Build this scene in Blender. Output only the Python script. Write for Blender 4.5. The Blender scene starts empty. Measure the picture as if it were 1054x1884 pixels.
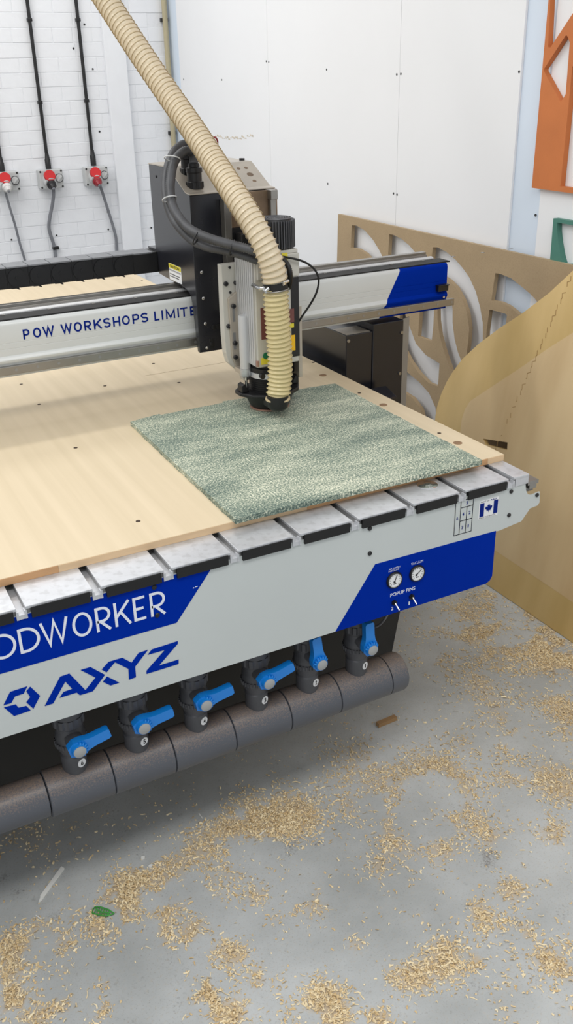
import bpy, bmesh, math, random
import numpy as np
from mathutils import Vector, Matrix

random.seed(7)
rng = np.random.default_rng(11)
C = bpy.context.scene.collection
scene = bpy.context.scene
R_ = math.radians

# ------------------------------------------------------------------ camera
FPX, IW, IH = 1683.82, 1054.0, 1884.0
YAW, PITCH, ROLL = R_(27.411), R_(25.659), R_(-1.3996)
CAM = Vector((0, 0, 1.80))
cF = Vector((math.sin(YAW) * math.cos(PITCH), math.cos(YAW) * math.cos(PITCH), -math.sin(PITCH)))
_r0 = Vector((math.cos(YAW), -math.sin(YAW), 0)); _u0 = _r0.cross(cF)
cR = math.cos(ROLL) * _r0 + math.sin(ROLL) * _u0
cU = -math.sin(ROLL) * _r0 + math.cos(ROLL) * _u0
cam_d = bpy.data.cameras.new('camera')
cam_d.sensor_fit = 'VERTICAL'; cam_d.sensor_height = 36.0; cam_d.sensor_width = 36.0
cam_d.lens = FPX / IH * 36.0; cam_d.clip_start = 0.05; cam_d.clip_end = 100
cam = bpy.data.objects.new('camera', cam_d); C.objects.link(cam)
m3 = Matrix((cR, cU, -cF)).transposed()
cam.matrix_world = Matrix.Translation(CAM) @ m3.to_4x4()
scene.camera = cam

# ------------------------------------------------------------------ world, lamps, exposure
vs = scene.view_settings
vs.view_transform = 'Standard'; vs.look = 'None'; vs.gamma = 1.0; vs.use_curve_mapping = False
vs.exposure = 0.0
w = bpy.data.worlds.new('world'); scene.world = w; w.use_nodes = True
w.node_tree.nodes['Background'].inputs[0].default_value = (0.97, 0.985, 1.0, 1)
w.node_tree.nodes['Background'].inputs[1].default_value = 0.66

def lamp(name, loc, sx, sy, power, rot=(0, 0, 0), col=(1, 0.985, 0.96)):
    l = bpy.data.lights.new(name, 'AREA'); l.shape = 'RECTANGLE'; l.size = sx; l.size_y = sy
    l.energy = power; l.color = col
    o = bpy.data.objects.new(name, l); C.objects.link(o); o.location = loc; o.rotation_euler = rot
    return o
# rows of ceiling battens, over the aisle and over the machine
lamp('ceiling_batten_light', (0.3, 0.15, 3.7), 3.0, 0.9, 58)
lamp('ceiling_batten_light', (-2.2, 2.4, 3.7), 0.9, 3.0, 58)
lamp('ceiling_batten_light', (-0.6, 3.75, 3.7), 2.6, 0.25, 40)
lamp('ceiling_batten_light', (0.6, 5.0, 3.7), 3.0, 0.9, 32)

# ------------------------------------------------------------------ photo measure helpers (a pixel's ray met with a real plane)
def ray(u, v):
    return cF + cR * ((u - IW / 2) / FPX) - cU * ((v - IH / 2) / FPX)
def P(u, v, axis, val):
    d = ray(u, v); return CAM + d * ((val - CAM[axis]) / d[axis])
def PN(u, v, n, k):                       # plane n.p = k
    d = ray(u, v); return CAM + d * ((k - n.dot(CAM)) / n.dot(d))
def D(u, v, depth):
    return CAM + ray(u, v) * depth

# ------------------------------------------------------------------ materials
def lin(c):
    return tuple(((x / 255) / 12.92 if x / 255 <= 0.04045 else ((x / 255 + 0.055) / 1.055) ** 2.4) for x in c)
def mat(name, rgb, rough=0.5, metal=0.0, var=0.06, vscale=8.0, bump=0.0, bscale=60.0, spec=0.5, rgb2=None,
        stretch=None, coat=0.0, speck=None, speck_scale=200, speck_amt=0.6):
    m = bpy.data.materials.new(name); m.use_nodes = True
    nt = m.node_tree; N = nt.nodes; L = nt.links; b = N['Principled BSDF']
    b.inputs['Roughness'].default_value = rough; b.inputs['Metallic'].default_value = metal
    b.inputs['Specular IOR Level'].default_value = spec
    b.inputs['Coat Weight'].default_value = coat
    tc = N.new('ShaderNodeTexCoord'); mp = N.new('ShaderNodeMapping')
    L.new(tc.outputs['Object'], mp.inputs['Vector'])
    if stretch: mp.inputs['Scale'].default_value = stretch
    n = N.new('ShaderNodeTexNoise'); n.inputs['Scale'].default_value = vscale; n.inputs['Detail'].default_value = 5
    L.new(mp.outputs[0], n.inputs['Vector'])
    a = lin(rgb)
    if rgb2 is None:
        c1 = [x * (1 - var) for x in a]; c2 = [min(1, x * (1 + var)) for x in a]
    else:
        c1 = a; c2 = lin(rgb2)
    r = N.new('ShaderNodeValToRGB'); r.color_ramp.elements[0].position = 0.32; r.color_ramp.elements[1].position = 0.68
    r.color_ramp.elements[0].color = (*c1, 1); r.color_ramp.elements[1].color = (*c2, 1)
    L.new(n.outputs['Fac'], r.inputs[0])
    out = r.outputs[0]
    if speck:
        n2 = N.new('ShaderNodeTexNoise'); n2.inputs['Scale'].default_value = speck_scale; n2.inputs['Detail'].default_value = 2
        L.new(tc.outputs['Object'], n2.inputs['Vector'])
        r2 = N.new('ShaderNodeValToRGB'); r2.color_ramp.elements[0].position = 0.5; r2.color_ramp.elements[1].position = 0.62
        L.new(n2.outputs['Fac'], r2.inputs[0])
        mu = N.new('ShaderNodeMath'); mu.operation = 'MULTIPLY'; mu.inputs[1].default_value = speck_amt
        L.new(r2.outputs[0], mu.inputs[0])
        mx = N.new('ShaderNodeMix'); mx.data_type = 'RGBA'
        L.new(mu.outputs[0], mx.inputs[0]); L.new(out, mx.inputs[6]); mx.inputs[7].default_value = (*lin(speck), 1)
        out = mx.outputs[2]
    L.new(out, b.inputs['Base Color'])
    if bump:
        nb = N.new('ShaderNodeTexNoise'); nb.inputs['Scale'].default_value = bscale; nb.inputs['Detail'].default_value = 6
        L.new(mp.outputs[0], nb.inputs['Vector'])
        bp = N.new('ShaderNodeBump'); bp.inputs['Strength'].default_value = bump; bp.inputs['Distance'].default_value = 0.004
        L.new(nb.outputs['Fac'], bp.inputs['Height']); L.new(bp.outputs[0], b.inputs['Normal'])
    return m

M = {}
M['paint_brick'] = mat('white_brick_paint', (232, 234, 238), 0.6, var=0.025, vscale=5, bump=0.7, bscale=22)
M['mortar'] = mat('white_mortar_paint', (230, 232, 236), 0.7, var=0.02, bump=0.5, bscale=70)
M['white_trunk'] = mat('white_trunking', (232, 234, 238), 0.5, var=0.02)
M['white_panel'] = mat('white_wall_panel', (236, 237, 239), 0.45, var=0.012, vscale=2)
M['pale_blue'] = mat('pale_blue_wall', (214, 226, 240), 0.55, var=0.02, vscale=3)
M['seam'] = mat('panel_seam', (196, 196, 194), 0.7)
M['dark_screw'] = mat('dark_screw', (38, 38, 40), 0.5)
M['stain'] = mat('brown_scuff', (204, 194, 178), 0.7, var=0.2, vscale=40)
M['beige_pipe'] = mat('beige_pipe', (176, 166, 136), 0.55)
M['black'] = mat('black_plastic', (20, 20, 22), 0.42, var=0.15, vscale=30)
M['black_rub'] = mat('black_rubber', (14, 14, 15), 0.6, var=0.1)
M['black_paint'] = mat('satin_black_paint', (30, 31, 37), 0.24, var=0.08, vscale=14, spec=0.55)
M['frame_black'] = mat('frame_black_steel', (20, 19, 19), 0.5, var=0.2, vscale=8)
M['charcoal'] = mat('charcoal_pvc', (76, 77, 81), 0.42, var=0.12, vscale=20)
M['dusty_lit_top'] = mat('dusty_lit_grey_plastic', (126, 128, 132), 0.6, var=0.12, vscale=30)  # paler chain lids: dust, plus light from above put into the colour
M['alu'] = mat('brushed_aluminium', (206, 208, 212), 0.36, metal=0.55, var=0.06, vscale=14, bump=0.05, bscale=200, speck=(150, 150, 150), speck_scale=45, speck_amt=0.25)
M['alu_dark'] = mat('dull_aluminium', (150, 150, 150), 0.4, metal=0.6, var=0.08)
M['satin_alu'] = mat('satin_aluminium', (196, 197, 198), 0.38, metal=0.4, var=0.03)
M['steel'] = mat('ground_steel', (150, 147, 142), 0.3, metal=0.8, var=0.06)
M['chrome'] = mat('chrome', (215, 215, 215), 0.14, metal=0.95, var=0.02)
M['grey_paint'] = mat('light_grey_paint', (194, 200, 199), 0.38, var=0.02, vscale=3, coat=0.15)
M['grey_deco'] = mat('white_grey_decal', (186, 191, 189), 0.4, var=0.02)
M['beam_paint'] = mat('beam_grey_paint', (204, 207, 206), 0.32, var=0.02, vscale=4, coat=0.2)
M['blue'] = mat('deep_blue_vinyl', (0, 42, 152), 0.6, var=0.06, vscale=3, spec=0.03)
M['navy'] = mat('navy_ink', (6, 34, 122), 0.6, var=0.04, spec=0.1)
M['white_ink'] = mat('white_ink', (226, 230, 240), 0.5, var=0.02)
M['dark_ink'] = mat('dark_ink', (26, 26, 30), 0.5)
M['white_label'] = mat('white_label', (232, 233, 234), 0.4, var=0.02)
M['yellow'] = mat('yellow_label', (222, 208, 62), 0.45)
M['amber'] = mat('amber_label', (240, 188, 22), 0.45)
M['green_dot'] = mat('green_sticker', (20, 112, 74), 0.45)
M['maroon'] = mat('maroon_label', (112, 66, 62), 0.45, var=0.1, vscale=80)
M['valve_blue'] = mat('valve_handle_blue', (18, 124, 210), 0.3, var=0.04, coat=0.2)
M['cap_grey'] = mat('valve_cap_grey', (158, 160, 160), 0.5)
M['spindle'] = mat('spindle_beige_grey', (196, 194, 186), 0.42, metal=0.15, var=0.04)
M['copper'] = mat('brown_ring', (150, 116, 100), 0.5, var=0.2, vscale=40)
M['reflect_shade'] = mat('brown_reflect_shade', (118, 98, 78), 0.45, metal=0.4, var=0.25, vscale=18)  # brown reflection on the plate, and shade in the knockouts, put into the colour
M['inox'] = mat('beige_lit_stainless', (184, 176, 164), 0.38, metal=0.5, var=0.1, vscale=12)  # beige reflection on the top sheet put into the steel's colour
M['conduit_grey'] = mat('grey_corrugated', (74, 75, 78), 0.5, var=0.3, vscale=14)
M['hose'] = None
M['socket_grey'] = mat('socket_grey', (190, 192, 192), 0.5)
M['socket_white'] = mat('socket_white', (206, 204, 202), 0.5)
M['red'] = mat('socket_red', (196, 30, 34), 0.35)
M['dkred'] = mat('plug_dark_red', (140, 22, 34), 0.4)
M['cable_grey'] = mat('grey_cable', (118, 120, 126), 0.45, var=0.12, vscale=12)
M['mdf'] = mat('mdf', (170, 148, 116), 0.75, var=0.05, vscale=6, bump=0.08, bscale=250, speck=(150, 128, 98), speck_scale=220, speck_amt=0.3)
M['mdf_edge'] = mat('mdf_edge', (146, 124, 94), 0.8, var=0.06)
M['orange'] = mat('orange_mdf', (198, 116, 62), 0.7, var=0.05, vscale=9, bump=0.08, bscale=200)
M['teal'] = mat('teal_mdf', (74, 126, 112), 0.7, var=0.06, vscale=12)
M['ply'] = mat('birch_ply_varnished', (194, 164, 104), 0.42, rgb2=(218, 188, 130), vscale=5.0, stretch=(1, 1, 0.16), bump=0.03, bscale=90)
M['ply_in'] = mat('birch_ply_bare', (204, 174, 128), 0.5, rgb2=(224, 198, 154), vscale=5.0, stretch=(1, 1, 0.16), bump=0.03, bscale=90)
M['ply_line'] = mat('ply_joint_line', (164, 130, 82), 0.7)
M['spoil'] = mat('spoilboard_birch', (203, 186, 155), 0.5, rgb2=(213, 196, 166), vscale=2.4, stretch=(14, 0.35, 1), bump=0.02, bscale=60)
M['edge_a'] = mat('spoilboard_edge_pale', (214, 184, 146), 0.6, var=0.08, vscale=20, stretch=(0.3, 1, 3))
M['edge_b'] = mat('spoilboard_edge_tan', (196, 152, 108), 0.6, var=0.1, vscale=20, stretch=(0.3, 1, 3))
M['hole'] = mat('dark_hole', (66, 52, 40), 0.8)
M['plug_wood'] = mat('brown_plug', (134, 106, 78), 0.7, var=0.15, vscale=60)
M['shaving'] = mat('wood_shaving', (222, 190, 138), 0.65, var=0.2, vscale=30)
M['offcut'] = mat('offcut_tan', (160, 126, 86), 0.7, var=0.1, vscale=20)
M['white_strip'] = mat('white_offcut', (228, 228, 224), 0.5)
M['plant_green'] = mat('green_plastic', (56, 150, 56), 0.5, var=0.2, vscale=60)

# translucent beige hose skin
def hose_mat(name, rgb, rough, trans):
    m = bpy.data.materials.new(name); m.use_nodes = True
    nt = m.node_tree; N = nt.nodes; L = nt.links; b = N['Principled BSDF']
    tc = N.new('ShaderNodeTexCoord'); n = N.new('ShaderNodeTexNoise'); n.inputs['Scale'].default_value = 14
    L.new(tc.outputs['Object'], n.inputs['Vector'])
    r = N.new('ShaderNodeValToRGB'); a = lin(rgb)
    r.color_ramp.elements[0].color = (*[x * 0.9 for x in a], 1); r.color_ramp.elements[1].color = (*[min(1, x * 1.08) for x in a], 1)
    L.new(n.outputs['Fac'], r.inputs[0]); L.new(r.outputs[0], b.inputs['Base Color'])
    b.inputs['Roughness'].default_value = rough; b.inputs['Coat Weight'].default_value = 0.3; b.inputs['Coat Roughness'].default_value = 0.15
    t = N.new('ShaderNodeBsdfTranslucent'); L.new(r.outputs[0], t.inputs['Color'])
    mx = N.new('ShaderNodeMixShader'); mx.inputs[0].default_value = trans
    L.new(b.outputs[0], mx.inputs[1]); L.new(t.outputs[0], mx.inputs[2])
    L.new(mx.outputs[0], N['Material Output'].inputs[0])
    return m
M['hose'] = hose_mat('beige_hose_wall', (238, 224, 196), 0.28, 0.22)
M['hose_low'] = hose_mat('yellowed_hose_wall', (226, 212, 162), 0.25, 0.22)
M['hose_wire'] = mat('hose_spiral', (190, 172, 138), 0.35, var=0.05)

# green flecked board
def fleck_mat():
    m = bpy.data.materials.new('green_flecked_board'); m.use_nodes = True
    nt = m.node_tree; N = nt.nodes; L = nt.links; b = N['Principled BSDF']
    tc = N.new('ShaderNodeTexCoord')
    n = N.new('ShaderNodeTexNoise'); n.inputs['Scale'].default_value = 235; n.inputs['Detail'].default_value = 2; n.inputs['Roughness'].default_value = 0.6
    L.new(tc.outputs['Object'], n.inputs['Vector'])
    mp = N.new('ShaderNodeMapping'); mp.inputs['Scale'].default_value = (2.2, 7.5, 1); mp.inputs['Rotation'].default_value = (0, 0, R_(14))
    L.new(tc.outputs['Object'], mp.inputs['Vector'])
    n2 = N.new('ShaderNodeTexNoise'); n2.inputs['Scale'].default_value = 1.6; n2.inputs['Detail'].default_value = 6; n2.inputs['Roughness'].default_value = 0.62
    L.new(mp.outputs[0], n2.inputs['Vector'])
    ad = N.new('ShaderNodeMath'); ad.operation = 'MULTIPLY_ADD'; ad.inputs[1].default_value = 0.46; 
    L.new(n2.outputs['Fac'], ad.inputs[0]); L.new(n.outputs['Fac'], ad.inputs[2])
    r = N.new('ShaderNodeValToRGB'); e = r.color_ramp.elements
    e[0].position = 0.53; e[0].color = (*lin((64, 84, 78)), 1); e[1].position = 0.93; e[1].color = (*lin((226, 226, 204)), 1)
    x = r.color_ramp.elements.new(0.685); x.color = (*lin((112, 128, 116)), 1)
    x = r.color_ramp.elements.new(0.785); x.color = (*lin((162, 170, 150)), 1)
    L.new(ad.outputs[0], r.inputs[0]); L.new(r.outputs[0], b.inputs['Base Color'])
    b.inputs['Roughness'].default_value = 0.6
    bp = N.new('ShaderNodeBump'); bp.inputs['Strength'].default_value = 0.35; bp.inputs['Distance'].default_value = 0.002
    L.new(n.outputs['Fac'], bp.inputs['Height']); L.new(bp.outputs[0], b.inputs['Normal'])
    return m
M['fleck'] = fleck_mat()

# grey PVC manifold with brown dust lying on its upper side
def dusty_pipe():
    m = bpy.data.materials.new('dusty_grey_pipe'); m.use_nodes = True
    nt = m.node_tree; N = nt.nodes; L = nt.links; b = N['Principled BSDF']
    tc = N.new('ShaderNodeTexCoord'); n = N.new('ShaderNodeTexNoise'); n.inputs['Scale'].default_value = 330; n.inputs['Detail'].default_value = 3
    L.new(tc.outputs['Object'], n.inputs['Vector'])
    sx = N.new('ShaderNodeSeparateXYZ'); L.new(tc.outputs['Normal'], sx.inputs[0])
    mr = N.new('ShaderNodeMapRange'); mr.inputs[1].default_value = -0.1; mr.inputs[2].default_value = 1.0; mr.inputs[3].default_value = -0.25; mr.inputs[4].default_value = 0.22
    L.new(sx.outputs['Z'], mr.inputs[0])
    ad = N.new('ShaderNodeMath'); ad.operation = 'ADD'; L.new(n.outputs['Fac'], ad.inputs[0]); L.new(mr.outputs[0], ad.inputs[1])
    r = N.new('ShaderNodeValToRGB'); e = r.color_ramp.elements
    e[0].position = 0.46; e[0].color = (*lin((84, 87, 94)), 1); e[1].position = 0.88; e[1].color = (*lin((136, 118, 104)), 1)
    L.new(ad.outputs[0], r.inputs[0]); L.new(r.outputs[0], b.inputs['Base Color'])
    b.inputs['Roughness'].default_value = 0.42
    return m
M['pipe'] = dusty_pipe()

# ------------------------------------------------------------------ mesh collector
class MB:
    def __init__(s): s.v = []; s.f = []; s.mi = []; s.cur = 0
    def add(s, vs, fs):
        o = len(s.v); s.v += [tuple(x) for x in vs]
        for f in fs: s.f.append(tuple(i + o for i in f)); s.mi.append(s.cur)
        return s
    def box(s, a, b):
        (x0, y0, z0), (x1, y1, z1) = a, b
        x0, x1 = sorted((x0, x1)); y0, y1 = sorted((y0, y1)); z0, z1 = sorted((z0, z1))
        return s.add([(x0, y0, z0), (x1, y0, z0), (x1, y1, z0), (x0, y1, z0), (x0, y0, z1), (x1, y0, z1), (x1, y1, z1), (x0, y1, z1)],
              [(0, 3, 2, 1), (4, 5, 6, 7), (0, 1, 5, 4), (1, 2, 6, 5), (2, 3, 7, 6), (3, 0, 4, 7)])
    def prism(s, pts, n, d):              # closed 3-D polygon pts extruded by n*d
        n = Vector(n).normalized() * d; k = len(pts)
        a = [Vector(p) for p in pts]; nrm = Vector((0, 0, 0))
        for i in range(k): nrm += a[i].cross(a[(i + 1) % k])
        if nrm.dot(n) > 0: a = a[::-1]
        vs = a + [p + n for p in a]
        fs = [tuple(range(k)), tuple(range(2 * k - 1, k - 1, -1))] + [(i, i + k, (i + 1) % k + k, (i + 1) % k) for i in range(k)]
        return s.add(vs, fs)
    def cyl(s, p0, p1, r0, r1=None, n=20, caps=True):
        r1 = r0 if r1 is None else r1
        p0 = Vector(p0); p1 = Vector(p1); ax = (p1 - p0).normalized()
        t = Vector((1, 0, 0)) if abs(ax.x) < 0.8 else Vector((0, 1, 0))
        u = ax.cross(t).normalized(); v = ax.cross(u)
        vs = []
        for p, r in ((p0, r0), (p1, r1)):
            for i in range(n):
                a = 2 * math.pi * i / n; vs.append(p + (u * math.cos(a) + v * math.sin(a)) * r)
        fs = [(i, (i + 1) % n, (i + 1) % n + n, i + n) for i in range(n)]
        if caps: fs += [tuple(range(n - 1, -1, -1)), tuple(range(n, 2 * n))]
        return s.add(vs, fs)
    def lathe(s, c, prof, n=28, ax='z'):   # prof: (r, h) along axis
        c = Vector(c); vs = []
        for r, h in prof:
            for i in range(n):
                a = 2 * math.pi * i / n; x, y = r * math.cos(a), r * math.sin(a)
                vs.append(c + (Vector((x, y, h)) if ax == 'z' else Vector((x, -h, y)) if ax == 'y' else Vector((h, x, y))))
        fs = []
        for j in range(len(prof) - 1):
            for i in range(n):
                i2 = (i + 1) % n; fs.append((j * n + i, j * n + i2, (j + 1) * n + i2, (j + 1) * n + i))
        k = len(prof) - 1
        fs += [tuple(range(n - 1, -1, -1)), tuple(range(k * n, k * n + n))]
        return s.add(vs, fs)
    def tube(s, path, rad, n=12, caps=True):
        path = [Vector(p) for p in path]; k = len(path)
        rads = rad if isinstance(rad, (list, tuple)) else [rad] * k
        vs = []; u = None
        for i, p in enumerate(path):
            t = (path[min(i + 1, k - 1)] - path[max(i - 1, 0)]).normalized()
            if u is None:
                u = t.orthogonal().normalized()
            u = (u - t * u.dot(t)).normalized(); v = t.cross(u)
            for j in range(n):
                a = 2 * math.pi * j / n; vs.append(p + (u * math.cos(a) + v * math.sin(a)) * rads[i])
        fs = [(i * n + j, i * n + (j + 1) % n, (i + 1) * n + (j + 1) % n, (i + 1) * n + j) for i in range(k - 1) for j in range(n)]
        if caps: fs += [tuple(range(n - 1, -1, -1)), tuple(range((k - 1) * n, k * n))]
        return s.add(vs, fs)
    def mesh(s, name, mats, smooth=False):
        me = bpy.data.meshes.new(name); me.from_pydata(s.v, [], s.f)
        if not isinstance(mats, (list, tuple)): mats = [mats]
        for m in mats: me.materials.append(m)
        if len(mats) > 1: me.polygons.foreach_set('material_index', s.mi)
        if smooth: me.shade_smooth() if smooth is True else me.set_sharp_from_angle(angle=R_(smooth))
        if smooth and smooth is not True: me.polygons.foreach_set('use_smooth', [True] * len(me.polygons))
        me.update(); return me

WLOC = {}
def link(name, me, parent=None, loc=None, bevel=0):
    o = bpy.data.objects.new(name, me); C.objects.link(o)
    if parent is not None:
        o.parent = parent
        if loc is None: o.matrix_parent_inverse = Matrix.Translation(-WLOC.get(parent.name, Vector((0, 0, 0))))
    if loc is not None: o.location = loc
    if bevel:
        b = o.modifiers.new('bevel', 'BEVEL'); b.width = bevel; b.segments = 2; b.limit_method = 'ANGLE'; b.angle_limit = R_(40)
    return o
def build(mb, name, m, parent=None, smooth=False, bevel=0, loc=None):
    return link(name, mb.mesh(name, m, smooth), parent, loc, bevel)
def tag(o, label, cat=None, group=None, kind=None):
    o['label'] = label
    if cat: o['category'] = cat
    if group: o['group'] = group
    if kind: o['kind'] = kind
    return o
def thing(name, loc, label, cat, group=None):
    o = bpy.data.objects.new(name, None); C.objects.link(o); o.empty_display_size = 0.05
    o.location = loc; WLOC[o.name] = Vector(loc)
    return tag(o, label, cat, group)
def struct(o): o['kind'] = 'structure'; return o

def smooth_path(pts, per=10):
    pts = [Vector(p) for p in pts]; out = []
    q = [pts[0] * 2 - pts[1]] + pts + [pts[-1] * 2 - pts[-2]]
    for i in range(1, len(q) - 2):
        for j in range(per):
            t = j / per; a, b, c, d = q[i - 1], q[i], q[i + 1], q[i + 2]
            out.append(0.5 * ((2 * b) + (-a + c) * t + (2 * a - 5 * b + 4 * c - d) * t * t + (-a + 3 * b - 3 * c + d) * t ** 3))
    out.append(pts[-1]); return out
def resample(path, step):
    L = [0.0]
    for a, b in zip(path, path[1:]): L.append(L[-1] + (b - a).length)
    n = max(2, int(L[-1] / step)); out = []; k = 0
    for i in range(n + 1):
        s = L[-1] * i / n
        while k < len(L) - 2 and L[k + 1] < s: k += 1
        t = (s - L[k]) / max(1e-9, L[k + 1] - L[k]); out.append(path[k].lerp(path[k + 1], t))
    return out, L[-1]

# flat plate with holes, through a filled curve; 2-D loops -> world by origin + u*a + v*b, extruded along n
def plate(name, outer, holes, org, u, v, n, thick, m, parent=None, bevel=0):
    cu = bpy.data.curves.new('tmp', 'CURVE'); cu.dimensions = '2D'; cu.fill_mode = 'BOTH'; cu.extrude = thick / 2
    for loop in [outer] + holes:
        sp = cu.splines.new('POLY'); sp.points.add(len(loop) - 1); sp.use_cyclic_u = True
        for i, (a, b) in enumerate(loop): sp.points[i].co = (a, b, 0, 1)
    ob = bpy.data.objects.new('tmp', cu); C.objects.link(ob)
    dg = bpy.context.evaluated_depsgraph_get(); dg.update()
    me = bpy.data.meshes.new_from_object(ob.evaluated_get(dg)); bpy.data.objects.remove(ob); bpy.data.curves.remove(cu)
    u, v, n = Vector(u), Vector(v), Vector(n)
    mw = Matrix((u, v, n)).transposed().to_4x4(); mw.translation = Vector(org) + n * (thick / 2)
    me.transform(mw); me.materials.clear(); me.materials.append(m); me.name = name
    if u.cross(v).dot(n) < 0: me.flip_normals()
    return link(name, me, parent, None, bevel)

_tc = {}
def text(body, m, parent, left, base, width, height, y, name='lettering', lean=0.0, axis='front', offs=0.0, thick=0.0006, name_loc=None, ox=None):
    key = (body, offs)
    if key not in _tc:
        cu = bpy.data.curves.new('tmp', 'FONT'); cu.body = body; cu.size = 1.0; cu.resolution_u = 4; cu.offset = offs
        ob = bpy.data.objects.new('tmp', cu); C.objects.link(ob)
        dg = bpy.context.evaluated_depsgraph_get(); dg.update()
        me = bpy.data.meshes.new_from_object(ob.evaluated_get(dg)); bpy.data.objects.remove(ob); bpy.data.curves.remove(cu)
        _tc[key] = me
    me = _tc[key].copy()
    co = np.empty(len(me.vertices) * 3, 'f'); me.vertices.foreach_get('co', co); co = co.reshape(-1, 3)
    mn, mx = co.min(0), co.max(0); co = (co - mn) / np.maximum(mx - mn, 1e-6)
    a = left + co[:, 0] * width + co[:, 1] * lean; b = base + co[:, 1] * height
    if axis == 'front': w3 = np.stack([a, np.full_like(a, y), b], 1)
    else: w3 = np.stack([np.full_like(a, y), a, b], 1)
    me.vertices.foreach_set('co', w3.astype('f').ravel()); me.materials.clear(); me.materials.append(m); me.update()
    me.name = name
    return link(name, me, parent)

def strip(mb, pts, wd, y0, y1, closed=False):   # stroke in the X-Z plane between y0 and y1
    pts = [Vector((p[0], p[1])) for p in pts]; k = len(pts); L = []; Rr = []
    for i in range(k):
        a = pts[i - 1] if (i > 0 or closed) else None; b = pts[(i + 1) % k] if (i < k - 1 or closed) else None
        d1 = (pts[i] - a).normalized() if a is not None else None; d2 = (b - pts[i]).normalized() if b is not None else None
        d1 = d1 if d1 is not None else d2; d2 = d2 if d2 is not None else d1
        n1 = Vector((-d1.y, d1.x)); n2 = Vector((-d2.y, d2.x)); nn = (n1 + n2)
        nn = nn.normalized() if nn.length > 1e-6 else n1
        s = wd / 2 / max(0.35, nn.dot(n1)); L.append(pts[i] + nn * s); Rr.append(pts[i] - nn * s)
    for i in range(k if closed else k - 1):
        j = (i + 1) % k
        mb.prism([(L[i].x, y0, L[i].y), (L[j].x, y0, L[j].y), (Rr[j].x, y0, Rr[j].y), (Rr[i].x, y0, Rr[i].y)], (0, 1, 0), y1 - y0)

# ================================================================== SETTING
XW, YW = 2.39, 6.07          # right wall face, back wall face
TT = 0.8929                  # top of the spoilboard
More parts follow.
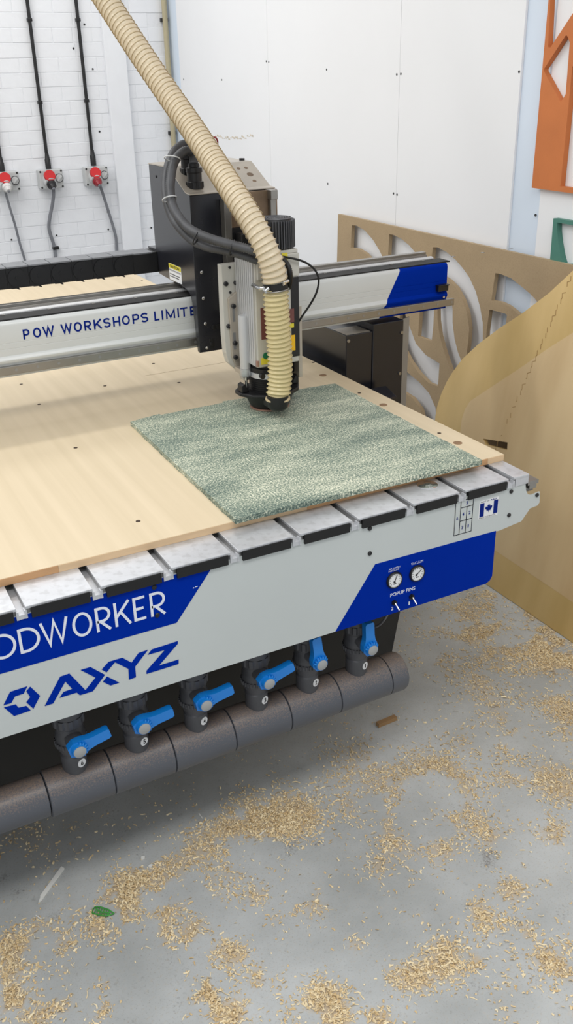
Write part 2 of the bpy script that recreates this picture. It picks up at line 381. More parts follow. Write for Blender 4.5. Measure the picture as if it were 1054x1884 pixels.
# ---- floor with dust lying where the shavings are thick
CL = [  # (u, v, spread px, amount, heap) shaving drifts seen in the photo
 (940,1105,22,1.0),(965,1130,22,1.2),(990,1150,22,1.3),(1015,1170,22,1.4),(1040,1195,24,1.5),(1054,1225,26,1.3),(1060,1260,30,1.0),
 (915,1100,16,.5),(850,1145,26,.6),(815,1135,16,.4),(885,1170,26,.8),(930,1190,22,.7),(860,1120,14,.3),(905,1205,20,.5),
 (808,1223,20,.5),(883,1256,18,.6),(925,1317,16,.5),(905,1290,14,.5),(954,1345,14,.5),(935,1360,16,.5),(900,1372,18,.4),(860,1369,20,.3),
 (982,1256,14,.6),(1000,1272,12,.7),(1014,1285,12,.8),(1043,1312,16,1.0),(1050,1345,18,.5),(1010,1230,20,.6),
 (794,1406,16,.8),(815,1425,18,.9),(840,1440,20,.7),(760,1440,22,.5),(719,1444,18,.6),(654,1434,26,.4),(644,1481,14,.6),(690,1490,18,.6),
 (710,1505,14,.7),(722,1530,14,.7),(728,1553,14,.8),(747,1575,16,1.0),(775,1585,16,.6),(813,1565,16,.9),(705,1594,16,.8),(700,1620,14,.5),
 (822,1509,16,.7),(850,1470,16,.6),(865,1509,16,.6),(880,1520,14,.5),(835,1520,14,.6),(911,1547,14,.9),(949,1425,16,.8),(935,1440,14,.4),(1019,1434,24,.9),(1040,1450,20,.6),
 (1010,1537,24,.7),(1035,1525,14,.4),(986,1598,14,.9),(950,1585,12,.4),(860,1669,14,1.0),(885,1682,14,1.1),(905,1672,12,.8),(935,1640,14,.9),(950,1630,12,.6),
 (761,1711,10,.5),(770,1690,8,.3),(583,1659,14,1.1),(575,1640,10,.4),(925,1729,18,2.0),(895,1750,18,1.9),(870,1762,14,1.4),(915,1758,14,1.2),(963,1715,12,1.0),
 (1000,1762,14,1.3),(1020,1775,12,1.0),(1043,1785,12,1.1),(1045,1740,10,.6),(818,1744,14,1.2),(800,1775,16,1.4),(825,1780,16,1.2),(770,1795,16,1.6),(740,1800,14,1.0),(725,1790,10,.7),
 (597,1832,14,1.8),(605,1850,20,1.6),(585,1868,22,1.6),(620,1880,20,1.2),(690,1872,12,1.2),(705,1880,12,.8),(965,1850,26,.7),(1000,1840,14,.5),(1043,1862,16,.9),(654,1739,9,.7),
 (489,1501,26,1.5),(460,1510,22,1.1),(520,1495,24,1.2),(540,1510,20,.9),(560,1500,18,.7),(430,1520,20,.7),(400,1540,22,.6),(367,1560,24,.5),(340,1580,20,.4),(446,1597,15,1.1),(425,1590,12,.5),(480,1590,12,.5),
 (228,1639,20,1.9),(215,1655,20,1.8),(245,1625,16,1.4),(202,1692,16,1.3),(190,1700,18,.9),(222,1680,18,1.0),(143,1655,10,.7),(133,1668,8,.4),(313,1655,20,1.1),(290,1630,18,.7),(335,1648,12,.6),
 (292,1692,14,1.2),(295,1715,12,1.0),(262,1712,10,.7),(305,1740,10,.6),(367,1708,16,1.2),(350,1720,12,.7),(404,1742,10,1.0),(428,1756,14,1.1),(450,1752,12,.7),(255,1756,10,.8),(240,1777,10,.9),
 (372,1815,20,2.0),(385,1830,20,2.0),(400,1840,18,1.8),(436,1868,16,1.6),(420,1850,12,1.0),(485,1793,14,.9),(475,1810,12,.6),(467,1645,10,.8),(475,1655,8,.5),(515,1692,10,1.0),(526,1724,9,1.0),(542,1666,9,1.0),(555,1690,8,.4),
 (27,1746,14,1.6),(35,1765,16,1.4),(15,1735,14,1.0),(74,1714,14,1.1),(112,1740,12,1.0),(105,1715,10,.7),(65,1760,10,.7),(80,1775,8,.5),(12,1790,12,.8),(21,1825,16,2.0),(35,1840,16,1.8),(8,1850,14,1.4),(53,1857,12,1.4),(70,1870,12,1.2),
 (112,1858,14,1.3),(125,1872,12,1.1),(186,1842,10,1.6),(190,1856,10,1.3),(197,1799,8,.9),(190,1810,8,.6),(228,1831,7,.7),(117,1783,6,.7),(160,1880,12,.9),(298,1586,14,.5),(270,1600,14,.5),(255,1575,12,.3),
 (330,1610,20,.5),(395,1650,16,.4),(380,1620,16,.4),(60,1545,22,.25),(140,1540,22,.25),(640,1380,20,.3),(690,1400,20,.4),(740,1395,18,.4),(30,1530,18,.2)]
clw = []
for u, v, s, a in CL:
    p = P(u, v, 2, 0.0); q = P(u + s, v, 2, 0.0); q2 = P(u, v + s, 2, 0.0)
    clw.append((p.x, p.y, (q - p).length, (q2 - p).length, a))
clw = np.array(clw)
def dustmap(x, y):
    d = np.zeros_like(x)
    for cx_, cy_, sx, sy, a in clw:
        s = (sx + sy) / 2 * 1.0
        d = d + a * np.exp(-((x - cx_) ** 2 + (y - cy_) ** 2) / (2 * s * s))
    return d
def vnoise(x, y, cell, seed):
    r = np.random.default_rng(seed); g = r.random((256, 256)); fx, fy = x / cell + 60, y / cell + 60
    ix, iy = np.floor(fx).astype(int) % 255, np.floor(fy).astype(int) % 255; tx, ty = fx - np.floor(fx), fy - np.floor(fy)
    tx = tx * tx * (3 - 2 * tx); ty = ty * ty * (3 - 2 * ty)
    return (g[iy, ix] * (1 - tx) + g[iy, ix + 1] * tx) * (1 - ty) + (g[iy + 1, ix] * (1 - tx) + g[iy + 1, ix + 1] * tx) * ty
def patch(x, y):
    v = vnoise(x, y, .075, 3) * .5 + vnoise(x, y, .032, 4) * .32 + vnoise(x, y, .013, 5) * .18
    return np.clip((v - .41) / .20, 0, 1)
gx = np.concatenate([np.linspace(-5, -0.4, 16)[:-1], np.linspace(-0.4, 2.3, 170), np.linspace(2.3, 2.9, 5)[1:]])
gy = np.concatenate([np.linspace(-4, 0.5, 14)[:-1], np.linspace(0.5, 3.2, 170), np.linspace(3.2, 6.4, 12)[1:]])
GX, GY = np.meshgrid(gx, gy)
nv = np.stack([GX.ravel(), GY.ravel(), np.zeros(GX.size)], 1)
nx_, ny_ = len(gx), len(gy)
idx = np.arange(nx_ * ny_).reshape(ny_, nx_)
fc = np.stack([idx[:-1, :-1], idx[:-1, 1:], idx[1:, 1:], idx[1:, :-1]], -1).reshape(-1, 4)
fm = bpy.data.meshes.new('floor'); fm.from_pydata(nv.tolist(), [], fc.tolist())
at = fm.attributes.new('dust', 'FLOAT', 'POINT'); at.data.foreach_set('value', np.clip(dustmap(GX, GY).ravel() * 0.5 * patch(GX.ravel(), GY.ravel()) * 1.3, 0, 1).astype('f'))
ST = [(897, 1572, 6, 1), (897, 1590, 6, .9), (945, 1696, 5, .8), (870, 1812, 9, .5), (985, 1800, 6, .5), (537, 1550, 7, .8), (534, 1568, 6, .7), (296, 1618, 9, .5), (312, 1760, 10, .35), (322, 1800, 8, .35), (326, 1850, 8, .35), (6, 1614, 7, .7), (34, 1640, 6, .6), (103, 1684, 6, .6), (187, 1720, 6, .5), (145, 1702, 7, .4), (575, 1470, 5, .6), (585, 1549, 5, .7), (205, 1492, 12, .4), (230, 1530, 10, .4), (255, 1565, 10, .35), (275, 1590, 8, .35), (1035, 1680, 7, .5), (760, 1560, 14, .15)]
stn = np.zeros_like(GX)
for u, v, s_, a_ in ST:
    p = P(u, v, 2, 0.0); q = P(u + s_, v, 2, 0.0); r_ = max((q - p).length, .012); stn += 0.55 * a_ * np.exp(-((GX - p.x) ** 2 + (GY - p.y) ** 2) / (2 * r_ * r_))
at = fm.attributes.new('stain', 'FLOAT', 'POINT'); at.data.foreach_set('value', np.clip(stn.ravel(), 0, 1).astype('f'))
def floor_mat():
    m = bpy.data.materials.new('concrete_floor'); m.use_nodes = True
    nt = m.node_tree; N = nt.nodes; L = nt.links; b = N['Principled BSDF']
    tc = N.new('ShaderNodeTexCoord')
    def noise(sc, det, ro=0.55):
        n = N.new('ShaderNodeTexNoise'); n.inputs['Scale'].default_value = sc; n.inputs['Detail'].default_value = det; n.inputs['Roughness'].default_value = ro
        L.new(tc.outputs['Object'], n.inputs['Vector']); return n
    def ramp(src, p0, c0, p1, c1):
        r = N.new('ShaderNodeValToRGB'); r.color_ramp.elements[0].position = p0; r.color_ramp.elements[1].position = p1
        r.color_ramp.elements[0].color = (*c0, 1); r.color_ramp.elements[1].color = (*c1, 1); L.new(src, r.inputs[0]); return r
    def mix(fac, a, bb):
        x = N.new('ShaderNodeMix'); x.data_type = 'RGBA'; L.new(fac, x.inputs[0])
        L.new(a, x.inputs[6])
        if isinstance(bb, tuple): x.inputs[7].default_value = (*bb, 1)
        else: L.new(bb, x.inputs[7])
        return x
    base = ramp(noise(2.6, 8, 0.62).outputs['Fac'], 0.3, lin((160, 163, 162)), 0.72, lin((199, 202, 202)))
    sp = ramp(noise(240, 3).outputs['Fac'], 0.60, (0, 0, 0), 0.72, (0.35, 0.35, 0.35))
    x = mix(sp.outputs[0], base.outputs[0], lin((88, 88, 86)))
    sp2 = ramp(noise(38, 5, .7).outputs['Fac'], 0.62, (0, 0, 0), 0.74, (0.4, 0.4, 0.4))
    x = mix(sp2.outputs[0], x.outputs[2], lin((104, 100, 94)))
    a = N.new('ShaderNodeAttribute'); a.attribute_name = 'dust'
    fine = noise(120, 4, .7)
    mm = N.new('ShaderNodeMath'); mm.operation = 'MULTIPLY_ADD'; mm.inputs[1].default_value = 0.75
    L.new(a.outputs['Fac'], mm.inputs[0]); L.new(fine.outputs['Fac'], mm.inputs[2])
    dr = ramp(mm.outputs[0], 0.55, (0, 0, 0), 1.05, (0.7, 0.7, 0.7))
    x = mix(dr.outputs[0], x.outputs[2], lin((196, 172, 134)))
    a2 = N.new('ShaderNodeAttribute'); a2.attribute_name = 'stain'
    m2 = N.new('ShaderNodeMath'); m2.operation = 'MULTIPLY_ADD'; m2.inputs[1].default_value = 0.5
    L.new(a2.outputs['Fac'], m2.inputs[0]); L.new(noise(150, 3, .7).outputs['Fac'], m2.inputs[2])
    d2 = ramp(m2.outputs[0], 0.60, (0, 0, 0), 0.85, (0.75, 0.75, 0.75))
    x = mix(d2.outputs[0], x.outputs[2], lin((92, 82, 78)))
    L.new(x.outputs[2], b.inputs['Base Color'])
    rr = ramp(noise(5, 4).outputs['Fac'], 0.3, (0.42,) * 3, 0.7, (0.62,) * 3)
    L.new(rr.outputs[0], b.inputs['Roughness'])
    bp = N.new('ShaderNodeBump'); bp.inputs['Strength'].default_value = 0.15; bp.inputs['Distance'].default_value = 0.003
    L.new(noise(60, 6).outputs['Fac'], bp.inputs['Height']); L.new(bp.outputs[0], b.inputs['Normal'])
    return m
fm.materials.append(floor_mat())
floor = struct(link('floor', fm)); floor['label'] = 'grey concrete floor littered with wood shavings'

# ---- back wall: painted bricks
wb = MB().box((-5, YW + 0.0010, 0), (XW + 0.25, YW + 0.25, 3.6))
wall_back = struct(build(wb, 'wall_back', M['mortar'])); wall_back['label'] = 'white painted brick wall with sockets'
CH, BL, HD = 0.0795, 0.236, 0.121
def brick_mesh(l, k):
    mb = MB(); mb.box((0, -0.0128 - 0.0006 * (k % 3), 0), (l - 0.0045, 0.0, CH - 0.0045)); me = mb.mesh('brick', M['paint_brick'])
    bm = bmesh.new(); bm.from_mesh(me); bmesh.ops.bevel(bm, geom=[e for e in bm.edges], offset=0.0016, segments=2, affect='EDGES', profile=0.6)
    for v in bm.verts:
        v.co += Vector((random.uniform(-.0009, .0009), 0, random.uniform(-.0009, .0009)))
    bm.to_mesh(me); bm.free(); return me
BM = [brick_mesh(BL, k) for k in range(3)]; HM = [brick_mesh(HD, k) for k in range(3)]
ci = 0; z = 0.56
while z < 2.52:
    x = XW + 0.0 - 0.004; header = ci % 5 == 3
    if ci % 2: x -= HD if not header else HD / 2
    while x > 0.30:
        l = HD if header else BL
        x -= l
        me = random.choice(HM if header else BM)
        o = link('brick', me, wall_back, loc=(x, YW + 0.012, z))
    z += CH; ci += 1
# white boarded trunking on the back wall
tr = MB().box((1.958, YW - 0.035, 0), (2.094, YW + 0.0, 3.4))
trk = struct(build(tr, 'trim_1', M['white_trunk'], bevel=0.004)); trk['label'] = 'white painted vertical board on brick wall'

# ---- right wall: pale blue ground with white screwed panels
wr = MB().box((XW + 0.010, -3.5, 0), (XW + 0.2, YW + 0.2, 3.6))
wall_right = struct(build(wr, 'wall_right', M['pale_blue'])); wall_right['label'] = 'white panelled wall with pale blue strips'
def yw(u, v): return P(u, v, 0, XW).y
YS1, YS2, YB0, YB1 = 4.694, 3.494, 2.749, 2.595
for a, b in ((5.905, YS1 + 0.0008), (YS1 - 0.0008, YS2 + 0.0008), (YS2 - 0.0008, YB0), (YB1, YB1 - 1.2), (YB1 - 1.202, YB1 - 2.4), (YB1 - 2.402, YB1 - 3.6)):
    build(MB().box((XW, b, 0), (XW + 0.0099, a, 3.6)), 'wall_panel', M['white_panel'], wall_right, bevel=0.0006)
scr = MB(); scr.cyl((XW - 0.0012, 0, 0), (XW + 0.002, 0, 0), 0.0048, n=10); scm = scr.mesh('panel_screw', M['dark_screw'])
for u, v in ((490, 113), (494.5, 114), (601, 128), (730, 137), (737.5, 136), (955, 132), (408, 147), (338, 146), (603, 338), (724, 356), (730.5, 358), (985, 396)):
    p = P(u, v, 0, XW); link('panel_screw', scm, wall_right, loc=(0, p.y, p.z))
sc = MB()   # brown scuff beside the hose
for i in range(26):
    t = i / 25; u = 388 + 76 * t; v = 249 + 5 * math.sin(t * 3) + random.uniform(-2, 3); p = P(u, v, 0, XW - 0.0008)
    a, hgt = random.uniform(.006, .016), random.uniform(.002, .008)
    sc.prism([(p.x, p.y - a, p.z - hgt), (p.x, p.y + a, p.z - hgt * .6), (p.x, p.y + a * .6, p.z + hgt), (p.x, p.y - a * .8, p.z + hgt * .4)], (1, 0, 0), 0.0007)
build(sc, 'scuff_mark', M['stain'], wall_right)
# beige pipe in the corner
cp = thing('corner_pipe', (2.368, 6.04, 0), 'slim beige vertical pipe in the corner of the two walls', 'pipe')
build(MB().cyl((2.368, 6.04, 0), (2.368, 6.04, 3.5), 0.0165, n=14), 'pipe', M['beige_pipe'], cp, smooth=40)
for zz in (1.45, 2.10): build(MB().box((2.345, 6.045, zz), (2.389, 6.072, zz + 0.02)), 'pipe_clip', M['dark_screw'], cp)

# ================================================================== CNC ROUTER
cnc = thing('cnc_router', (0.5, 3.1, 0), 'large blue and grey flatbed router machine with gantry and vacuum valves', 'router machine')
YF = 1.595                   # outer face of the front panel
# ---- steel frame
build(MB().box((-1.2, 1.66, 0.73), (1.50, 4.58, 0.845)), 'table_frame', M['frame_black'], cnc)
for lx in (-1.05, 1.30):
    for ly in (2.75, 4.2):
        build(MB().box((lx, ly, 0.012), (lx + 0.1, ly + 0.1, 0.75)).box((lx - 0.02, ly - 0.02, 0.0), (lx + 0.12, ly + 0.12, 0.012)), 'leg', M['frame_black'], cnc)
build(MB().prism([(-1.2, 1.90, 0.20), (1.328, 1.90, 0.20), (1.361, 1.90, 0.385), (1.361, 1.90, 0.73), (1.12, 1.90, 0.73), (1.12, 1.90, 0.43), (-1.2, 1.90, 0.43)], (0, 1, 0), 0.012), 'apron_plate', M['frame_black'], cnc)
build(MB().box((-1.2, 2.1, 0.45), (1.30, 2.2, 0.6)), 'cross_beam', M['frame_black'], cnc)
build(MB().box((-1.05, 2.75, 0.30), (1.35, 2.85, 0.38)), 'cross_beam', M['frame_black'], cnc)

# ---- front panel
def fp(u, v): q = P(u, v, 1, YF); return (q.x, q.z)
right = [fp(*q) for q in ((959, 959), (975, 935.5), (989, 930), (992.5, 924), (993, 905), (978, 911), (971, 909.5), (967.6, 902), (966.5, 885.5))]
outline = [(-1.25, 0.588), (1.406, 0.588), (1.419, 0.594), (1.425, 0.606), (1.425, 0.735), (1.44, 0.735)] + right + [(right[-1][0], 0.858), (-1.25, 0.858)]
fpan = build(MB().prism([(x, YF, zz) for x, zz in outline], (0, 1, 0), 0.004), 'front_panel', M['grey_paint'], cnc)
TH = 0.0007
def decal(pts, m, name, parent=fpan, y=YF, th=TH):
    return build(MB().prism([(x, y - th, zz) for x, zz in pts], (0, 1, 0), th), name, m, parent)
decal([(-1.25, 0.740), (0.555, 0.740), (0.650, 0.857), (-1.25, 0.857)], M['blue'], 'blue_banner')
decal([(0.951, 0.588), (1.061, 0.742), (1.4255, 0.737), (1.4255, 0.606), (1.419, 0.594), (1.406, 0.5878)], M['blue'], 'blue_corner')
# word on the banner, drawn with even strokes
YL = YF - 0.0014
zb, zt = 0.772, 0.8285
def px_x(u): v = 1181 - 0.252 * u; return P(u, v, 1, YF).x
def arc(cx, cz, rx, rz, a0, a1, n=14):
    return [(cx + rx * math.cos(R_(a0 + (a1 - a0) * i / n)), cz + rz * math.sin(R_(a0 + (a1 - a0) * i / n))) for i in range(n + 1)]
def letter(ch, x0, x1):
    mb = MB(); w_ = 0.0058; h = zt - zb; zm = (zb + zt) / 2
    x0 += w_ / 2; x1 -= w_ / 2; b_, t_ = zb + w_ / 2, zt - w_ / 2
    k_ = [0]
    def S(pts, c=False):
        k_[0] += 1; strip(mb, pts, w_, YL - .00025 * k_[0], YF - 0.0003, c)
    if ch == 'O': S(arc((x0 + x1) / 2, zm, (x1 - x0) / 2, (t_ - b_) / 2, 0, 348.75, 31), True)
    elif ch == 'D': S([(x0, b_), (x0, t_), (x1 - (t_ - b_) / 2, t_)] + arc(x1 - (t_ - b_) / 2, zm, (t_ - b_) / 2, (t_ - b_) / 2, 88, -88, 16) + [(x1 - (t_ - b_) / 2, b_)], True)
    elif ch == 'W': S([(x0, zt), (x0 + (x1 - x0) * .27, b_), (x0 + (x1 - x0) * .5, zt - .002), (x0 + (x1 - x0) * .73, b_), (x1, zt)])
    elif ch == 'R':
        zk = b_ + (t_ - b_) * .40; rr = (t_ - zk) / 2
        S([(x0, zb), (x0, t_), (x1 - rr, t_)] + arc(x1 - rr, zk + rr, rr, rr, 85, -85, 12) + [(x1 - rr, zk), (x0, zk)]); S([(x1 - rr * 1.3, zk), (x1, zb)])
    elif ch == 'K': S([(x0, zb), (x0, zt)]); S([(x1, zt), (x0, zb + h * .36)]); S([(x0 + (x1 - x0) * .36, zb + h * .58), (x1, zb)])
    elif ch == 'E': S([(x1, t_), (x0, t_), (x0, b_), (x1, b_)]); S([(x0, zm), (x1 - .004, zm)])
    return build(mb, 'letter', M['white_ink'], fpan)
for ch, a, b in (('D', 33, 72), ('W', 73, 126), ('O', 132, 168.5), ('R', 175, 203), ('K', 209.5, 240), ('E', 244.5, 269), ('R', 275.5, 303.5)):
    letter(ch, px_x(a), px_x(b))
xo = px_x(28); letter('O', xo - 0.054, xo); letter('O', xo - 0.117, xo - 0.063); letter('W', xo - 0.196, xo - 0.122)
# maker's mark
LG = [[(20,425),(57,350),(155,318),(135,358),(85,375),(64,413)], [(172,320),(228,372),(190,445),(150,409),(172,380),(150,346)], [(22,438),(90,421),(105,440),(150,430),(175,455),(80,487)],
      [(255,430),(343,263),(395,245),(487,340),(545,268),(460,225),(515,208),(598,252),(530,345),(455,368),(437,353),(340,383),(362,350),(412,333),(372,290),(303,415)],
      [(580,222),(620,178),(697,155),(750,183),(790,128),(843,110),(770,205),(775,265),(735,280),(732,218),(655,180),(607,238)],
      [(610,262),(680,297),(630,313),(587,292)], [(842,138),(865,108),(1013,60),(1013,75),(905,200),(1018,165),(1018,190),(835,247),(835,230),(940,110)]]
for poly in LG:
    pts = [fp(a / 3.1, 1160 + b / 3.1) for a, b in poly]
    plate('logo_mark', pts, [], (0, YF, 0), (1, 0, 0), (0, 0, 1), (0, -1, 0), 0.001, M['blue'], fpan)
# screws on the panel
ps = MB().lathe((0, 0, 0), [(0.0056, 0.0), (0.0056, 0.002), (0.0042, 0.0035), (0.002, 0.0036)], 12, 'y').mesh('panel_screw', M['black'], 40)
for u, v in ((680, 972), (680, 1018), (940, 904), (936, 947.5), (987.5, 910.5), (283.5, 1080), (289, 1131.5)):
    x, zz = fp(u, v); link('panel_screw', ps, fpan, loc=(x, YF, zz))
# zone map sticker
x0, x1, z0, z1 = 1.2905, 1.3455, 0.757, 0.8505
zm = MB(); q = 0.0013
def frame(a, b, c, d):
    for r in ((a, c, b, c + q), (a, d - q, b, d), (a, c, a + q, d), (b - q, c, b, d)): zm.box((r[0], YF - TH, r[1]), (r[2], YF, r[3]))
cA, cB = x0 + (x1 - x0) * .29, x0 + (x1 - x0) * .64
rA, rB = z0 + (z1 - z0) * .77, z0 + (z1 - z0) * .385
frame(x0, x1, z0, z1); frame(cA, x1, rA, z1); frame(cA, cB + q, rB, rA + q); frame(cB, x1, rB, rA + q); frame(cA, cB + q, z0, rB + q); frame(cB, x1, z0, rB + q); frame(x0, cA + q, z0, z1)
zmo = build(zm, 'zone_map', M['navy'], fpan)
for ch, a, b in (('6', (x0 + cA) / 2, .5), ('5', (cA + x1) / 2, .885), ('4', (cA + cB) / 2, .58), ('2', (cB + x1) / 2, .58), ('3', (cA + cB) / 2, .19), ('1', (cB + x1) / 2, .19)):
    text(ch, M['navy'], fpan, a - 0.0028, z0 + (z1 - z0) * b - 0.0045, 0.0056 if ch != '1' else .003, 0.009, YF - 0.0006, 'numeral', offs=0.02)
# maple flag sticker
decal([(1.3645, 0.7835), (1.4255, 0.7835), (1.4255, 0.8335), (1.3645, 0.8335)], M['white_label'], 'flag_sticker')
for a in (1.3672, 1.4105): decal([(a, 0.790), (a + 0.0128, 0.790), (a + 0.0128, 0.8265), (a, 0.8265)], M['navy'], 'flag_bar', y=YF - TH)
leaf = [(0, -1), (.06, -.5), (.55, -.6), (.5, -.35), (1, .05), (.85, .15), (.95, .5), (.62, .42), (.52, .58), (.25, .25), (.38, .8), (.2, .7), (0, 1.05)]
leaf = leaf + [(-a, b) for a, b in leaf[-2:0:-1]]
decal([(1.395 + a * .0115, 0.809 + b * .0115) for a, b in leaf], M['navy'], 'maple_leaf', y=YF - TH)
text('PART OF', M['dark_ink'], fpan, 1.369, 0.8283, 0.027, 0.0036, YF - TH - .0003)
text('AAG', M['navy'], fpan, 1.399, 0.8283, 0.019, 0.004, YF - TH - .0003, offs=0.03)
text('MADE IN CANADA', M['dark_ink'], fpan, 1.3665, 0.7848, 0.052, 0.0036, YF - TH - .0003)
# gauges
def gauge(cx, cz, ang, sub):
    body = build(MB().lathe((cx, YF, cz), [(0.0225, 0), (0.0225, 0.004), (0.0205, 0.007), (0.0195, 0.007), (0.0185, 0.004)], 32, 'y'), 'pressure_gauge', M['black'], cnc, smooth=40)
    build(MB().cyl((cx, YF - 0.0046, cz), (cx, YF - 0.004, cz), 0.0186, n=32), 'dial', M['white_label'], body)
    build(MB().lathe((cx, YF, cz), [(0.0186, 0.004), (0.0186, 0.0062), (0.0172, 0.0062), (0.0172, 0.004)], 32, 'y'), 'rim', M['chrome'], body)
    tk = MB()
    for i in range(11):
        a = R_(225 - 27 * i); c_, s_ = math.cos(a), math.sin(a)
        strip(tk, [(cx + .0128 * c_, cz + .0128 * s_), (cx + .0152 * c_, cz + .0152 * s_)], .0011, YF - .0051, YF - .0045)
    strip(tk, [(cx - .004, cz - .0095), (cx + .004, cz - .0095)], .0022, YF - .0051, YF - .0045)
    build(tk, 'tick_marks', M['dark_ink'], body)
    nd = MB(); a = R_(ang); c_, s_ = math.cos(a), math.sin(a)
    strip(nd, [(cx - .007 * c_, cz - .007 * s_), (cx + .014 * c_, cz + .014 * s_)], .0016, YF - .0058, YF - .005)
    nd.cyl((cx - .004 * c_, YF - .0062, cz - .004 * s_), (cx - .004 * c_, YF - .0046, cz - .004 * s_), .0028, n=12)
    build(nd, 'needle', M['dark_ink'], body)
gx1, gz1 = fp(724.5, 1066.5); gx2, gz2 = fp(766, 1054)
gauge(gx1, gz1, 68, 0); gauge(gx2, gz2, 40, 0)
text('AIR SUPPLY', M['white_ink'], fpan, gx1 - .0165, gz1 + .0305, .034, .0042, YF - .0010)
text('PRESSURE', M['white_ink'], fpan, gx1 - .0165, gz1 + .0248, .030, .0042, YF - .0010)
text('VACUUM', M['white_ink'], fpan, gx2 - .018, gz2 + .0262, .036, .0068, YF - .0010)
a = fp(717.5, 1098.5); b = fp(763, 1087)
text('POPUP PINS', M['white_ink'], fpan, a[0], a[1], b[0] - a[0], .0098, YF - .0010, offs=0.012)
for n_, (u, v), (nu, nvv) in (('2', (724, 1108), (719, 1123)), ('1', (756, 1097), (751, 1113))):
    x, zz = fp(u, v)
    sw = build(MB().cyl((x, YF, zz), (x, YF - .006, zz), .0072, n=6).cyl((x, YF - .006, zz), (x, YF - .009, zz), .0048, n=12), 'toggle_switch', M['black'], cnc)
    build(MB().cyl((x, YF - .008, zz), (x + .002, YF - .022, zz - .012), .0018, .0026, n=10), 'lever', M['chrome'], sw, smooth=40)
    x, zz = fp(nu, nvv); text(n_, M['white_ink'], fpan, x, zz, .0062 if n_ == '2' else .0036, .0098, YF - .0010, 'numeral', offs=0.015)
build(MB().box((.598, YF - .001, .8125), (.6005, YF - .0006, .8145)).box((.603, YF - .001, .8140), (.609, YF - .0006, .8155)), 'scratch', M['white_ink'], fpan)

# ---- deck slats with T-slots between them
ZS = TT - 0.0172
PIT = 0.1524
xs = [0.2490 + PIT * k for k in range(-8, 9)]
SY = 1.592
sl_mb = MB().box((0, 0, -0.006), (PIT - 0.0175, 2.98, 0)); sl_me = sl_mb.mesh('deck_slat', M['alu'])
st_me = MB().box((0.010, -0.0026, -0.0270), (PIT - 0.0175 - 0.007, 0.012, -0.0045)).mesh('end_strip', M['black_rub'])
lw_me = MB().box((0, 0.006, -0.028), (PIT - 0.0175, 2.98, -0.0061)).mesh('slat_web', M['alu_dark'])
ch_me = MB().box((0, 0, -0.026), (0.0175, 2.97, -0.0165)).box((-0.002, -.001, -.026), (0.003, 0.012, -0.008)).box((0.0145, -.001, -.026), (0.0195, 0.012, -0.008)).mesh('slot_channel', M['alu'])
wl = WLOC['cnc_router']
for x in xs:
    last = x > 1.4
    if last:
        s = build(MB().box((x, SY, ZS - .006), (1.5165, SY + 2.98, ZS)), 'deck_slat', M['alu'], cnc, bevel=.0008)
        build(MB().box((x + .006, SY + .001, ZS - .026), (1.5165, SY + 2.98, ZS - .0061)), 'slat_web', M['alu'], s)
        continue
    s = link('deck_slat', sl_me, cnc, loc=Vector((x, SY, ZS)) - wl, bevel=.0008)
    link('end_strip', st_me, s, loc=(0, 0, 0)); link('slat_web', lw_me, s, loc=(0, 0, 0))
    link('slot_channel', ch_me, cnc, loc=Vector((x + PIT - 0.0175, SY, ZS)) - wl)
pd = P(786, 892, 2, ZS)
build(MB().lathe((pd.x, pd.y, ZS), [(0.026, 0), (0.026, 0.001), (0.022, 0.0022), (0.012, 0.0022), (0.010, 0.0035), (0.004, 0.0038)], 28), 'port_disc', M['chrome'], cnc, smooth=40)
# side rail that the gantry runs on
sr = build(MB().box((1.5175, SY + .02, 0.815), (1.553, 4.55, 0.829)), 'side_rail', M['alu_dark'], cnc)
build(MB().box((1.526, SY + .005, 0.829), (1.549, 4.55, 0.840)).box((1.520, SY + .005, 0.840), (1.555, 4.55, 0.850)), 'rail_head', M['steel'], sr)
build(MB().box((1.44, 1.70, 0.715), (1.505, 1.9, 0.737)), 'frame_bracket', M['frame_black'], cnc)

# ---- vacuum manifold
PY, PZ, PR = 1.682, 0.334, 0.054
caps = [(687.5, 1198), (594, 1225), (497, 1260), (381, 1300), (267, 1342.5), (148, 1385.5)]
tips = [(682, 1148), (584, 1177), (537, 1231), (430, 1271), (321, 1312), (204, 1350)]
YC = 1.601
vx = [P(u, v, 1, YC).x for u, v in caps]
edges_x = [1.205, 1.150] + [(vx[i] + vx[i + 1]) / 2 for i in range(5)] + [vx[5] - 0.075, vx[5] - 0.23, vx[5] - 0.38, vx[5] - 0.9]
for i, (b, a) in enumerate(zip(edges_x, edges_x[1:])):
    r = PR - (0.004 if i == 7 else 0.0)
    prof = [(r - .0025, a + .0006), (r, a + .0022), (r, b - .0022), (r - .0025, b - .0006)]
    if i == 0: prof = [(r, a + .0006), (r, b - .010), (r - .003, b - .003), (r - .010, b)]
    build(MB().lathe((0, PY, PZ), prof, 36, 'x'), 'pipe_section', M['pipe'], cnc, smooth=40)
def gear(mb, z0, z1, r0, r1, n):
    pts = []
    for i in range(n):
        for f, r in ((.0, r0), (.18, r1), (.55, r1), (.73, r0)):
            a = 2 * math.pi * (i + f) / n; pts.append((r * math.cos(a), r * math.sin(a), z0))
    mb.prism(pts, (0, 0, 1), z1 - z0)
vb = MB().lathe((0, 0, 0), [(0.027, 0.03), (0.0285, 0.05), (0.0285, 0.092), (0.0265, 0.094), (0.0265, 0.10), (0.033, 0.112), (0.034, 0.135), (0.034, 0.15), (0.031, 0.155), (0.031, 0.172), (0.0335, 0.175), (0.0335, 0.20), (0.0315, 0.205), (0.03, 0.235), (0.036, 0.24), (0.036, 0.26), (0.03, 0.40)], 30)
vb_me = vb.mesh('ball_valve', M['charcoal'], 35)
